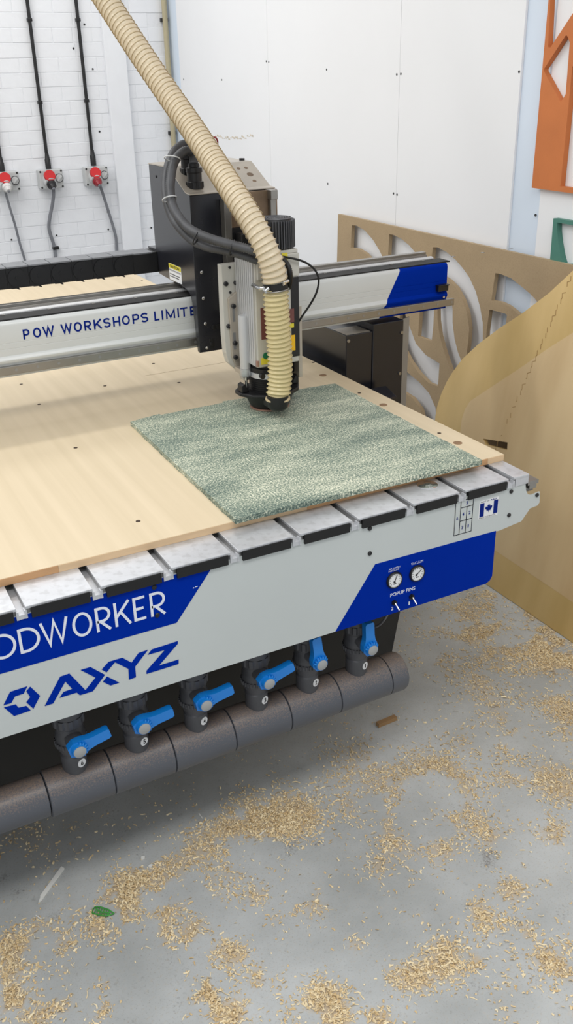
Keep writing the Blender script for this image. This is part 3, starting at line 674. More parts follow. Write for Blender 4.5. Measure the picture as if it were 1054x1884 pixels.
gm = MB(); gear(gm, 0.122, 0.133, 0.0345, 0.0375, 26); gm_me = gm.mesh('union_nut', M['charcoal'])
gm2 = MB(); gear(gm2, 0.178, 0.199, 0.0338, 0.0362, 10); gm2_me = gm2.mesh('upper_nut', M['charcoal'])
hp = [(-.021, -.011), (-.021, .011), (-.006, .0205), (.010, .0195), (.024, .0145), (.036, .0128), (.070, .0125), (.075, .0095), (.075, -.0095), (.070, -.0125), (.036, -.0128), (.024, -.0145), (.010, -.0195), (-.006, -.0205)]
hm = MB().prism([(a, 0, b) for a, b in hp], (0, 1, 0), 0.018)
hm.cyl((0, -0.010, 0), (0, 0.002, 0), 0.0155, 0.018, n=24)
hm_me = hm.mesh('handle', M['valve_blue'])
rib_me = MB()
for i in range(7):
    a = R_(-66 + 22 * i); c_, s_ = math.cos(a), math.sin(a); p1 = Vector((.0135 * c_, 0, .0135 * s_)); p2 = Vector((.0205 * c_, 0, .0205 * s_)); t = Vector((-s_, 0, c_)) * .0022
    rib_me.prism([p1 + t + Vector((0, -.009, 0)), p2 + t * .8 + Vector((0, -.006, 0)), p2 - t * .8 + Vector((0, -.006, 0)), p1 - t + Vector((0, -.009, 0))], (0, 1, 0), 0.009)
rib_me = rib_me.mesh('handle_ribs', M['valve_blue'])
cap_me = MB().lathe((0, 0, 0), [(0.0137, 0.0), (0.0137, 0.0022), (0.0122, 0.0034)], 28, 'y').mesh('handle_cap', M['cap_grey'], 40)
stem_me = MB().cyl((0, 0.018, 0), (0, 0.07, 0), 0.017, 0.024, n=20).mesh('stem', M['charcoal'], 40)
nt_me = MB().cyl((0, -.0292, 0), (0, -.0275, 0), 0.0105, n=24).mesh('number_tag', M['white_label'])
for i, ((u, v), (tu, tv)) in enumerate(zip(caps, tips)):
    c_ = P(u, v, 1, YC); t_ = P(tu, tv, 1, YC + .01); ang = math.atan2(t_.z - c_.z, t_.x - c_.x)
    val = link('ball_valve', vb_me, cnc, loc=Vector((c_.x, PY, PZ)) - wl)
    val['label'] = 'dark grey vacuum ball valve with blue lever, numbered %d' % (i + 1)
    link('union_nut', gm_me, val, loc=(0, 0, 0)); link('upper_nut', gm2_me, val, loc=(0, 0, 0))
    zl = c_.z - PZ
    for me_, yy in ((hm_me, YC + 0.0135), (rib_me, YC + 0.0135), (cap_me, YC + 0.0040), (stem_me, YC + 0.0135)):
        h = link(me_.name.split('.')[0], me_, val, loc=(0, yy - PY, zl)); 
        if me_ is not cap_me: h.rotation_euler = (0, -ang, 0)
    nt_ = link('number_tag', nt_me, val, loc=(0, 0, 0.074)); nt_.rotation_euler = (0, 0, R_(22))
    o = text(str(i + 1), M['dark_ink'], val, -0.0035 if i else -.002, 0.074 - .0062, .007 if i else .0038, .0124, -0.0296, 'numeral', offs=0.03)
    o.matrix_parent_inverse = Matrix.Identity(4); o.rotation_euler = (0, 0, R_(22))
# thin air line hanging by the first valve
pth = smooth_path([P(714, 1128, 1, 1.70), P(707, 1140, 1, 1.72), P(699, 1149, 1, 1.74), P(690, 1154, 1, 1.75)], 6)
build(MB().tube(pth, 0.0032, 8), 'air_line', M['cable_grey'], cnc, smooth=True)

# ---- gantry beam
YG = 2.56
BP = [(0.020, 1.046), (0.0, 1.047), (0.0, 1.080), (-0.002, 1.084), (-0.006, 1.089), (-0.007, 1.095), (-0.004, 1.101), (0.0, 1.106), (0.0, 1.124), (0.0008, 1.125), (0.0, 1.126), (0.0, 1.140), (0.0008, 1.141), (0.0, 1.142),
      (0.0, 1.188), (0.002, 1.195), (0.006, 1.199), (0.013, 1.2005), (0.15, 1.2005), (0.16, 1.195), (0.16, 1.05), (0.15, 1.046)]
def slant(zz): return 1.714 + (zz - 1.081) * (0.060 / 0.112)
def beam(x_lo, x_hi):
    mb = MB(); k = len(BP); vs = [(x_lo(zz), YG + y, zz) for y, zz in BP] + [(x_hi(zz), YG + y, zz) for y, zz in BP]
    fs = [(i, (i + 1) % k, (i + 1) % k + k, i + k) for i in range(k)] + [tuple(range(k - 1, -1, -1)), tuple(range(k, 2 * k))]
    return mb.add(vs, [f[::-1] for f in fs])
gb = build(beam(lambda q: -1.35, slant), 'gantry_beam', M['beam_paint'], cnc, smooth=30)
build(beam(slant, lambda q: 1.9715), 'blue_beam_end', M['blue'], gb, smooth=30)
build(MB().box((-1.35, YG + .013, 1.2003), (1.990, YG + .072, 1.2045)), 'belt_cover', M['black_rub'], gb)
build(MB().prism([(-1.35, YG + y, zz) for y, zz in ((.0725, 1.2006), (.073, 1.207), (.079, 1.2105), (.088, 1.2115), (.097, 1.2095), (.0975, 1.2006))], (1, 0, 0), 3.315), 'top_ridge', M['satin_alu'], gb, smooth=50)
ur = build(MB().box((-1.35, YG + .098, 1.208), (1.955, YG + .104, 1.216)).box((-1.35, YG + .104, 1.208), (1.955, YG + .126, 1.224)).box((-1.35, YG + .126, 1.208), (1.955, YG + .145, 1.214)), 'upper_rail', M['steel'], gb, bevel=.001)
lr = build(MB().box((-1.35, YG - .013, 1.0555), (1.998, YG + .001, 1.0795)), 'lower_rail', M['steel'], gb, bevel=.0015)
rb_me = MB().cyl((0, YG - .0138, 1.0675), (0, YG - .0125, 1.0675), .0042, n=14).mesh('rail_bolt', M['alu_dark'])
x = -0.30
while x < 1.99:
    link('rail_bolt', rb_me, lr, loc=(x, 0, 0)); x += 0.0602
cl_me = MB().box((0, YG + .062, 1.2046), (.010, YG + .0720, 1.2062)).mesh('belt_clip', M['steel'])
for k in range(24): link('belt_clip', cl_me, gb, loc=(-0.3 + k * .13, 0, 0))
lx, lz = P(811, 529, 1, YG).x, P(811, 529, 1, YG).z
build(MB().box((lx - .022, YG - .016, lz - .010), (lx + .020, YG, lz + .010)).box((lx - .024, YG - .020, lz + .008), (lx + .022, YG, lz + .012)), 'end_stop', M['black'], gb, bevel=.001)
build(MB().cyl((1.955, YG - .003, 1.0885), (1.955, YG - .010, 1.0885), .004, n=12), 'cap_screw', M['chrome'], gb)
def bx(zu): u = zu / 2.51; return P(u, 612 - .135 * u, 1, YG).x
bz0, bz1 = 1.1460, 1.1738
def bletter(ch, x0, x1):
    mb = MB(); w_ = 0.0046; x0 += w_ / 2; x1 -= w_ / 2; b_, t_ = bz0 + w_ / 2, bz1 - w_ / 2; h = bz1 - bz0; zm = (bz0 + bz1) / 2; xm = (x0 + x1) / 2
    k_ = [0]
    def S(pts, c=False):
        k_[0] += 1; strip(mb, pts, w_, YG - .0007 - .00025 * k_[0], YG - .0001, c)
    if ch == 'O': S(arc(xm, zm, (x1 - x0) / 2, (t_ - b_) / 2, 0, 345, 23), True)
    elif ch == 'W': S([(x0, bz1), (x0 + (x1 - x0) * .27, b_), (xm, bz1 - .003), (x0 + (x1 - x0) * .73, b_), (x1, bz1)])
    elif ch == 'M': S([(x0, bz0), (x0, t_), (xm, bz0 + .004), (x1, t_), (x1, bz0)])
    elif ch in 'PR':
        zk = b_ + (t_ - b_) * .42; rr = (t_ - zk) / 2
        S([(x0, bz0), (x0, t_), (x1 - rr, t_)] + arc(x1 - rr, zk + rr, rr, rr, 80, -80, 8) + [(x1 - rr, zk), (x0, zk)])
        if ch == 'R': S([(x1 - rr * 1.5, zk), (x1, bz0)])
    elif ch == 'K': S([(x0, bz0), (x0, bz1)]); S([(x1, bz1), (x0, bz0 + h * .34)]); S([(x0 + (x1 - x0) * .34, bz0 + h * .58), (x1, bz0)])
    elif ch == 'S':
        rx, rz = (x1 - x0) / 2, (t_ - b_) / 4
        S(arc(xm, t_ - rz, rx, rz, 25, 180, 8) + arc(xm, t_ - rz, rx * .9, rz, 195, 262, 4) + arc(xm, b_ + rz, rx, rz, 82, 0, 6) + arc(xm, b_ + rz, rx, rz, -15, -155, 8))
    elif ch == 'H': S([(x0, bz0), (x0, bz1)]); S([(x1, bz0), (x1, bz1)]); S([(x0, zm), (x1, zm)])
    elif ch == 'L': S([(x0, bz1), (x0, b_), (x1, b_)])
    elif ch == 'I': S([(xm, bz0), (xm, bz1)])
    elif ch == 'T': S([(x0 - w_ / 2, t_), (x1 + w_ / 2, t_)]); S([(xm, bz0), (xm, bz1)])
    elif ch == 'E': S([(x1, t_), (x0, t_), (x0, b_), (x1, b_)]); S([(x0, zm), (x1 - .002, zm)])
    elif ch == 'D': S([(x0, b_), (x0, t_), (xm, t_)] + arc(xm, zm, x1 - xm, (t_ - b_) / 2, 80, -80, 10) + [(xm, b_)], True)
    return build(mb, 'letter', M['navy'], gb)
for ch, q0, q1 in (('P', 103, 134), ('O', 149, 186), ('W', 193, 248), ('W', 277, 331), ('O', 338, 375), ('R', 386, 418), ('K', 430, 468), ('S', 474, 508), ('H', 519, 552), ('O', 561, 597), ('P', 609, 641), ('S', 648, 682), ('L', 710, 736), ('I', 743, 752), ('M', 764, 806), ('I', 817, 825), ('T', 831, 864), ('E', 876, 904), ('D', 914, 948)):
    bletter(ch, bx(q0), bx(q1))

# ---- drive housing under the beam's right end
dh = build(MB().box((1.572, YG + .008, 0.30), (1.676, YG + .40, 1.004)).box((1.6755, YG + .004, 0.30), (1.800, YG + .36, 1.028)), 'drive_housing', M['black_paint'], cnc, bevel=.0025)
build(MB().prism([(1.800, YG + .008, 0.42), (1.822, YG + .008, 0.42), (1.826, YG + .008, 1.034), (1.800, YG + .008, 1.030)], (0, 1, 0), 0.004), 'flange', M['alu_dark'], dh)
build(MB().box((1.575, YG + .012, 1.0042), (1.669, YG + .10, 1.0048)), 'label_plate', M['inox'], dh)
build(MB().prism([(1.63, YG - .10, 0.798), (1.71, YG - .10, 0.798), (1.71, YG - .03, 0.818), (1.63, YG - .03, 0.818)], (0, 0, -1), 0.06).box((1.635, YG - .06, 0.74), (1.70, YG + .01, 0.79)), 'sensor_bracket', M['black_paint'], dh, bevel=.002)
dm = MB().cyl((0, 0, 0), (0, -.004, 0), .0055, n=12).mesh('bolt', M['steel'], 40)
for x, zz in ((1.792, 0.985), (1.789, 0.84), (1.789, .70), (1.580, 0.985)): link('bolt', dm, dh, loc=(x, YG + .004 if x > 1.6 else YG + .008, zz))

# ---- carriage
XL, XR = 1.017, 1.283
prof = [(2.815, 1.558), (2.650, 1.558), (2.530, 1.498), (2.502, 1.496), (2.500, 1.0455), (2.517, 1.046), (2.524, 1.10), (2.5365, 1.190), (2.546, 1.2105), (2.566, 1.2205), (2.60, 1.2265), (2.684, 1.2275), (2.80, 1.233), (2.80, 1.298), (2.885, 1.300), (2.885, 1.306), (2.815, 1.308)]
car = build(MB().prism([(XL, y, zz) for y, zz in prof], (1, 0, 0), XR - XL), 'carriage_housing', M['black_paint'], cnc, bevel=.0015)
tp = [(2.818, 1.5585), (2.650, 1.5585), (2.529, 1.4985), (2.498, 1.4965)]
tpo = MB()
for (y0, z0_), (y1, z1_) in zip(tp, tp[1:]):
    tpo.prism([(XL - .001, y0, z0_), (XL - .001, y1, z1_), (XL - .001, y1, z1_ + .003), (XL - .001, y0, z0_ + .003)], (1, 0, 0), XR - XL + .002)
tpl = build(tpo, 'top_plate', M['inox'], car)
nrm = Vector((0, -0.060, 0.12)).normalized()
for u, v, r in ((438.5, 310, .006), (452.5, 309, .006), (460, 321, .010), (468, 333, .006)):
    q = PN(u, v, nrm, nrm.dot(Vector((0, 2.53, 1.5015))))
    build(MB().cyl(q - nrm * .0005, q + nrm * .0006, r, n=18), 'knockout_hole', M['reflect_shade'], tpl)  # shade inside the knockouts painted as flat brown discs
for q in ((443, 295), (447, 295)):
    p = P(*q, 2, 1.562); build(MB().cyl(p, p + Vector((0, 0, .006)), .005, n=10), 'screw', M['dark_screw'], tpl)
cs_me = MB().lathe((0, 0, 0), [(0.0048, 0), (0.0048, .0015), (0.003, .003)], 12, 'y').mesh('flange_screw', M['chrome'], 40)
for u, v in ((367.5, 452.5), (370.7, 501), (374, 549), (377.5, 595.5), (380.5, 640)):
    p = P(u, v, 1, 2.5); link('flange_screw', cs_me, car, loc=(p.x, 2.5, p.z))
bs_me = MB().lathe((0, 0, 0), [(0.0075, 0), (0.0075, .0015), (0.005, .0025)], 14, 'y').mesh('button_screw', M['black'], 40)
for u, v in ((393, 601.5), (401.5, 600.5)):
    p = P(u, v, 1, 2.5); link('button_screw', bs_me, car, loc=(p.x, 2.5, p.z))
p = P(389.5, 632.5, 1, 2.5)
build(MB().box((p.x - .008, 2.4985, p.z - .016), (p.x + .008, 2.502, p.z + .016)), 'slot', M['black_rub'], car, bevel=.003)
link('button_screw', bs_me, car, loc=(p.x, 2.4985, p.z))
# caution label on the left face
def lf(u, v): q = P(u, v, 0, XL - .0008); return q
c1, c2, c3, c4 = lf(310, 483.5), lf(332.5, 492.5), lf(334.5, 523.5), lf(312.5, 513)
y_a, y_b = (c1.y + c4.y) / 2, (c2.y + c3.y) / 2; za, zb_ = (c1.z + c2.z) / 2, (c3.z + c4.z) / 2
build(MB().box((XL - .0008, y_a, zb_), (XL, y_b, za)), 'caution_label', M['white_label'], car)
build(MB().box((XL - .0014, y_a, za - (za - zb_) * .27), (XL - .0008, y_b, za)), 'yellow_band', M['yellow'], car)
text('CAUTION', M['dark_ink'], car, y_a - .012, za - (za - zb_) * .22, (y_b - y_a) + .024, (za - zb_) * .16, XL - .0018, axis='side', offs=0.02)
text('PINCH POINT HAZARD', M['dark_ink'], car, y_a - .003, za - (za - zb_) * .45, (y_b - y_a) + .006, (za - zb_) * .11, XL - .0012, axis='side')
for k, wd in ((.60, .88), (.74, .8)):
    lm_ = MB()
    for j in range(9):
        t0 = y_a + (y_b - y_a) * (.06 + wd * j / 9.5); lm_.box((XL - .0012, t0, za - (za - zb_) * (k + .06)), (XL - .0008, t0 + (y_b - y_a) * wd * .075, za - (za - zb_) * k))
    build(lm_, 'fine_print', M['dark_ink'], car)
for u, v in ((287, 325), (299.5, 328)):
    q = lf(u, v); build(MB().cyl((XL, q.y, q.z), (XL - .002, q.y, q.z), .004, n=10), 'rivet', M['dark_screw'], car)
# bearing block below the housing
build(MB().box((1.03, YG + .07, 1.2142), (1.26, YG + .15, 1.229)), 'bearing_block', M['black'], car)
# cable glands on the sloping plate
def gland(u, v, name='cable_gland'):
    q = PN(u, v, nrm, nrm.dot(Vector((0, 2.53, 1.5015))))
    g = build(MB().lathe((q.x, q.y, q.z - .008), [(.0235, 0), (.0235, .018), (.021, .020), (.021, .042), (.0235, .044), (.0235, .055), (.0165, .058), (.0165, .066)], 24), name, M['black'], car, smooth=40)
    gg = MB(); gear(gg, 0, .016, .0235, .0255, 14); o = build(gg, 'gland_nut', M['black'], g); o.location = (q.x, q.y, q.z - .006)
    return q
g1 = gland(358.5, 341); g2 = gland(347, 316)

# ---- Z axis
build(MB().box((1.107, 2.470, 1.10), (1.128, 2.4995, 1.478)), 'z_rail', M['steel'], cnc, bevel=.001)
build(MB().box((1.254, 2.470, 1.20), (1.272, 2.4995, 1.470)).box((1.252, 2.462, 1.470), (1.274, 2.4995, 1.496)), 'z_rail', M['steel'], cnc, bevel=.001)
build(MB().box((1.1285, 2.475, 1.10), (1.2535, 2.4995, 1.40)), 'z_back_plate', M['black'], cnc)
build(MB().box((1.1285, 2.485, 1.4005), (1.2535, 2.4995, 1.494)).box((1.2725, 2.485, 1.25), (1.283, 2.4995, 1.496)), 'z_top_plate', M['reflect_shade'], cnc)
build(MB().box((1.138, 2.43, 1.28), (1.20, 2.4745, 1.39)), 'z_motor_block', M['black'], cnc, bevel=.004)
YZ = 2.392
def zp(u, v): q = P(u, v, 1, YZ); return (q.x, q.z)
zpl = [zp(407, 488), zp(442, 484), (1.262, zp(442, 484)[1] - .001), (1.262, 0.985), (1.225, 0.975), (1.11, 0.972), zp(446, 690), zp(421, 668), zp(416, 650), zp(413, 620)]
zpo = build(MB().prism([(x, YZ, zz) for x, zz in zpl], (0, 1, 0), .028).box((1.105, YZ + .028, 1.15), (1.25, 2.474, 1.29)), 'z_plate', M['spindle'], cnc, bevel=.0015)
br = [zp(418, 549), zp(437, 532), zp(443, 531), zp(449, 690), zp(434, 678), zp(425, 655)]
bro = build(MB().prism([(x, YZ - .010, zz) for x, zz in br], (0, 1, 0), .0102), 'cylinder_bracket', M['inox'], zpo, bevel=.001)
for u, v0, v1 in ((429.5, 566, 592), (431, 612, 643)):
    (xa, za_), (xb, zb2) = P(u, v0, 1, YZ - .0105).xz, P(u + 1.2, v1, 1, YZ - .0105).xz
    build(MB().box((xa - .004, YZ - .0108, zb2), (xa + .004, YZ - .0095, za_)), 'slot', M['alu_dark'], bro)
sb_me = MB().lathe((0, 0, 0), [(0.0066, 0), (0.0066, .006), (0.0058, .007), (.0035, .007), (.0032, .004)], 14, 'y').mesh('socket_bolt', M['dark_screw'], 40)
for u, v, yy in ((429, 563, .0108), (420, 600, 0), (432, 631, .0108), (433, 657, .0108), (415, 522, 0), (433, 520, 0), (437, 516, 0), (439, 507, 0), (422, 492, 0), (423, 538, 0)):
    p = P(u, v, 1, YZ - yy); o = link('socket_bolt', sb_me, zpo, loc=(p.x, YZ - yy, p.z))
    if v in (492, 538, 516): o.scale = (.55, .6, .55)
build(MB().box((1.246, 2.30, 0.985), (1.258, YZ + .001, 1.195)), 'guard_plate', M['inox'], zpo, bevel=.001)

# spindle
SX0, SX1, SY0, SY1 = 1.094, 1.232, 2.272, YZ
spn = build(MB().box((SX0 + .004, SY0, 1.043), (SX1, SY1, 1.352)), 'spindle', M['spindle'], cnc, bevel=.003)
rb = MB()
for k in range(9):
    y0 = SY0 + .004 + k * .0128; rb.box((SX0 - .001, y0, 1.048), (SX0 + .0041, y0 + .0095, 1.372))
build(rb, 'ribbed_side', M['satin_alu'], spn)
build(MB().box((SX0 + .010, SY0 - .006, 1.290), (SX1 + .002, SY0 + .001, 1.352)), 'end_bracket', M['spindle'], spn, bevel=.002)
build(MB().box((1.2085, SY0 - .0015, 1.06), (SX1 + .0015, SY1 - .02, 1.286)), 'side_cover', M['black'], spn)
build(MB().box((SX0 + .01, SY0 - .002, 1.352), (SX1, SY1 - .004, 1.362)), 'motor_flange', M['spindle'], spn, bevel=.002)
def sp_dec(u0, v0, u1, v1, m, name, yy=SY0):
    a = P(u0, v0, 1, yy); b = P(u1, v1, 1, yy); return build(MB().box((a.x, yy - .0012, min(a.z, b.z)), (b.x, yy + .0005, max(a.z, b.z))), name, m, spn)
sp_dec(479, 567, 500, 622, M['maroon'], 'rating_plate')
sp_dec(480, 659, 500, 668, M['yellow'], 'sticker')
p = P(489, 654.5, 1, SY0); build(MB().cyl((p.x, SY0 - .0022, p.z), (p.x, SY0 + .001, p.z), .0095, n=22), 'green_sticker', M['green_dot'], spn)
for (u0, v0, u1, v1, m_, nm) in ((529, 569, 541, 592, 'maroon', 'rating_plate'), (530, 596, 540.5, 602, 'yellow', 'sticker'), (531, 617.5, 543, 644, 'amber', 'amber_label')):
    sp_dec(u0, v0, u1, v1, M[m_], nm, SY0 - .0015)
sp_dec(518, 466, 529, 482, M['yellow'], 'sticker', SY0 - .006)
# collar under the spindle
sc_ = (1.158, 2.325)
build(MB().lathe((*sc_, 0), [(.057, 1.020), (.060, 1.022), (.060, 1.034), (.056, 1.036), (.056, 1.046)], 36), 'nose_collar', M['black'], spn, smooth=40)
build(MB().lathe((*sc_, 0), [(.055, 1.002), (.058, 1.004), (.058, 1.0195), (.055, 1.0199)], 36), 'nose_ring', M['alu'], spn, smooth=40)
p = P(480.5, 691, 1, sc_[1] - .058); build(MB().cyl((p.x, p.y, p.z), (p.x, p.y - .012, p.z), .008, n=14), 'ring_knob', M['black'], spn, smooth=40)
p = P(474, 672, 1, SY0 - .001); build(MB().cyl((p.x, p.y, p.z + .012), (p.x, p.y, p.z - .004), .0045, n=10), 'air_fitting', M['copper'], spn, smooth=40)
# fan cowl with fins
fc_ = Vector((1.188, 2.318)); fz0, fz1 = 1.366, 1.440
fan = build(MB().lathe((fc_.x, fc_.y, 0), [(.048, fz0), (.048, fz1 - .004), (.046, fz1)], 40), 'fan_cowl', M['black'], spn, smooth=40)
fin = MB()
for i in range(44):
    a = 2 * math.pi * i / 44; c_, s_ = math.cos(a), math.sin(a); t = Vector((-s_, c_, 0)) * .0013
    q1 = Vector((fc_.x + .046 * c_, fc_.y + .046 * s_, fz0)); q2 = Vector((fc_.x + .055 * c_, fc_.y + .055 * s_, fz0))
    fin.prism([q1 - t, q2 - t, q2 + t, q1 + t], (0, 0, 1), fz1 - fz0 - .002)
build(fin, 'cooling_fins', M['charcoal'], spn)
gr = MB()
for r in (.010, .017, .024, .031, .038, .045):
    ring = [(fc_.x + r * math.cos(2 * math.pi * i / 32), fc_.y + r * math.sin(2 * math.pi * i / 32), fz1 + .002) for i in range(33)]
    gr.tube(ring, .0016, 6)
for a in (0, 60, 120): gr.tube([(fc_.x - .045 * math.cos(R_(a)), fc_.y - .045 * math.sin(R_(a)), fz1 + .001), (fc_.x + .045 * math.cos(R_(a)), fc_.y + .045 * math.sin(R_(a)), fz1 + .001)], .0015, 6)
build(gr, 'fan_grille', M['charcoal'], spn)
build(MB().box((1.15, 2.30, 1.352), (1.228, 2.37, 1.3665)), 'cowl_base', M['spindle'], spn, bevel=.003)
# pneumatic cylinders that carry the dust shoe
p = P(447.5, 580, 1, 2.335); q = P(453.5, 690, 1, 2.335)
pc = build(MB().lathe((p.x, 2.335, 0), [(.0155, q.z + .022), (.0155, p.z - .004), (.0145, p.z)], 24), 'pneumatic_cylinder', M['satin_alu'], cnc, smooth=40)
build(MB().lathe((p.x, 2.335, 0), [(.012, q.z - .004), (.0155, q.z), (.0165, q.z + .0215)], 18), 'end_fitting', M['alu'], pc, smooth=40)
build(MB().cyl((p.x, 2.335, 0.966), (p.x, 2.335, q.z - .003), .0042, n=12), 'piston_rod', M['chrome'], pc, smooth=40)
build(MB().box((p.x - .012, 2.335, q.z + .002), (p.x + .012, YZ - .010, q.z + .016)), 'mount', M['inox'], pc)
pc2 = build(MB().cyl((1.236, 2.335, 0.995), (1.236, 2.335, 1.06), .011, n=18), 'pneumatic_cylinder', M['black'], cnc, smooth=40)
build(MB().cyl((1.236, 2.335, 0.966), (1.236, 2.335, 0.9949), .004, n=12), 'piston_rod', M['chrome'], pc2, smooth=40)
# dust shoe
shoe = build(MB().lathe((*sc_, 0), [(.055, .9115), (.058, .914), (.076, .955), (.076, .962), (.05, .9625)], 40), 'dust_shoe', M['black'], cnc, smooth=30)
hexp = [(sc_[0] + x, sc_[1] + y, .952) for x, y in ((-.098, -.004), (-.078, -.045), (-.03, -.074), (.03, -.074), (.075, -.045), (.098, -.004), (.098, .03), (.06, .07), (-.06, .07), (-.098, .03))]
build(MB().prism(hexp, (0, 0, 1), .011), 'shoe_flange', M['black'], shoe, bevel=.003)
bl = []
for k in range(13): bl.append((.052 if k % 2 else .0585, .963 + k * .0031))
build(MB().lathe((*sc_, 0), bl, 36), 'bellows', M['black_rub'], shoe, smooth=True)
build(MB().lathe((*sc_, 0), [(.058, .9065), (.0595, .908), (.0595, .911), (.056, .9117)], 40), 'brush_ring', M['copper'], shoe, smooth=40)
for sx in (-.070, .070): build(MB().prism([(sc_[0] + sx, sc_[1] - .012, .9635), (sc_[0] + sx * 1.34, sc_[1] - .012, .9635), (sc_[0] + sx * 1.34, sc_[1] - .012, .985), (sc_[0] + sx * 1.2, sc_[1] - .012, .99)], (0, 1, 0), .03), 'lug', M['black'], shoe, bevel=.002)
NZ = D(511, 736, 2.60); nzt, nzb = D(511, 733, 2.60).z, D(511, 757.5, 2.60).z
build(MB().lathe((NZ.x, NZ.y, 0), [(.008, nzb), (.020, nzb + .002), (.028, nzb + .010), (.0312, nzb + .022), (.0312, nzt + .01)], 30), 'hose_spigot', M['black'], shoe, smooth=40)
build(MB().box((NZ.x - .016, NZ.y, .930), (NZ.x + .016, sc_[1] - .05, .952)), 'spigot_duct', M['black'], shoe, bevel=.004)

# ---- cable chain behind the beam
chz0, chz1, chy = 1.237, 1.299, 2.802
lk = MB().box((0, 0.004, -0.0005), (.0648, .078, .058)).mesh('chain_link', M['black'])
dk = MB().cyl((.030, 0.006, .029), (.030, 0.000, .029), .0275, n=24).cyl((.030, 0.001, .029), (.030, -.0015, .029), .006, n=10).mesh('link_disc', M['black'], 40)
tk_ = MB().prism([(.003, 0.002, .0585), (.066, 0.002, .0585), (.066, .082, .0585), (.003, .082, .0585)], (0, 0, 1), .004).mesh('link_lid', M['dusty_lit_top'])
hk = MB().prism([(.01, .004, .002), (.03, .004, .002), (.036, .004, -.006), (.031, .004, -.006), (.024, .004, -.002), (.01, .004, -.002)], (0, 1, 0), .05).mesh('link_hook', M['black'])
chain = build(MB().box((-1.3, chy + .012, chz0 - .004), (0.4, chy + .08, chz0)).box((0.937, chy + .003, chz0), (1.0165, chy + .08, chz1)).box((1.0166, chy + .003, chz0), (1.10, chy + .08, chz1)), 'cable_chain', M['black'], cnc)
for k in range(24):
    x = 0.872 - k * .0655; sag = 0.000 + 0.00006 * k * k
    l = link('chain_link', lk, chain, loc=(x, chy, chz0 + .002))
    link('link_disc', dk, chain, loc=(x, chy, chz0 + .002)); link('link_lid', tk_, chain, loc=(x, chy, chz0 + .002)); link('link_hook', hk, chain, loc=(x, chy, chz0 + .002))
for k in range(3): link('link_lid', tk_, chain, loc=(0.94 + k * .026 - .004, chy, chz0 + .001 - k * .0002)) if k == 0 else None

# ---- corrugated cable conduits
def corr(path, r, pitch=.0060, amp=.0013):
    pts, L = resample(smooth_path(path, 14), pitch / 2); return pts, [r + (amp if i % 2 else -amp) for i in range(len(pts))]
gtop1 = Vector((g1.x, g1.y, g1.z + .055)); gtop2 = Vector((g2.x, g2.y, g2.z + .055))
c1 = [gtop1, D(356, 285, 2.60), D(343, 277, 2.58), D(328, 287, 2.56), D(319, 302, 2.54), D(314.5, 325, 2.53), D(313, 350, 2.52), D(317, 376, 2.50), D(328, 398, 2.49), D(346, 419, 2.47), D(368, 432, 2.45), D(395, 442, 2.43), D(425, 450, 2.42), D(460, 459, 2.42), D(490, 470, 2.44)]
c2 = [gtop2, D(351, 276, 2.68), D(341, 265, 2.66), D(327, 272, 2.63), D(316, 287, 2.60), D(308, 310, 2.58), D(304, 340, 2.56), D(307, 370, 2.54), D(315, 395, 2.53), D(330, 419, 2.51), D(352, 441, 2.50), D(380, 454, 2.48), D(410, 460, 2.46), D(440, 468, 2.45), D(475, 480, 2.46)]
for c_, r in ((c1, .0118), (c2, .0112)):
    pts, rr = corr(c_, r); build(MB().tube(pts, rr, 14), 'cable_conduit', M['conduit_grey'], cnc, smooth=True)
def tie(u, v, ang, depth, half, m=M['socket_grey']):
    c = D(u, v, depth); d1 = (cR * math.cos(R_(ang)) + cU * math.sin(R_(ang)))
    loop = []
    for i in range(25):
        a = 2 * math.pi * i / 24; loop.append(c + d1 * (half * math.cos(a)) + cF * (.020 * math.sin(a)))
    build(MB().tube(loop, .0019, 6), 'cable_tie', m, cnc, smooth=True)
tie(317, 292, -5, 2.55, .022); tie(312, 366, 14, 2.51, .020); tie(362, 436, 62, 2.46, .021, M['black']); tie(427, 456, 72, 2.43, .021, M['black'])
# black loop from spindle and short corrugated piece beside the hose
lp = smooth_path([D(519, 472, 2.50), D(530, 474, 2.50), D(545, 477, 2.51), D(562, 483, 2.53), D(577, 494, 2.55), D(585, 508, 2.56), D(586, 522, 2.57), D(581, 541, 2.58), D(570, 561, 2.60), D(557, 580, 2.61), D(548, 594, 2.62)], 8)
build(MB().tube(lp, .0030, 8), 'sensor_cable', M['black_rub'], cnc, smooth=True)
pts, rr = corr([D(519, 476, 2.47), D(528, 486, 2.475), D(533, 500, 2.48), D(533, 516, 2.50), D(530, 530, 2.53)], .0075, .004, .0009)
build(MB().tube(pts, rr, 10), 'cable_conduit', M['black'], cnc, smooth=True)
build(MB().tube(smooth_path([D(388, 254, 2.66), D(396, 253, 2.68), D(400, 260, 2.7), D(399, 268, 2.72)], 6), .0028, 8), 'red_wire', M['dkred'], cnc, smooth=True)

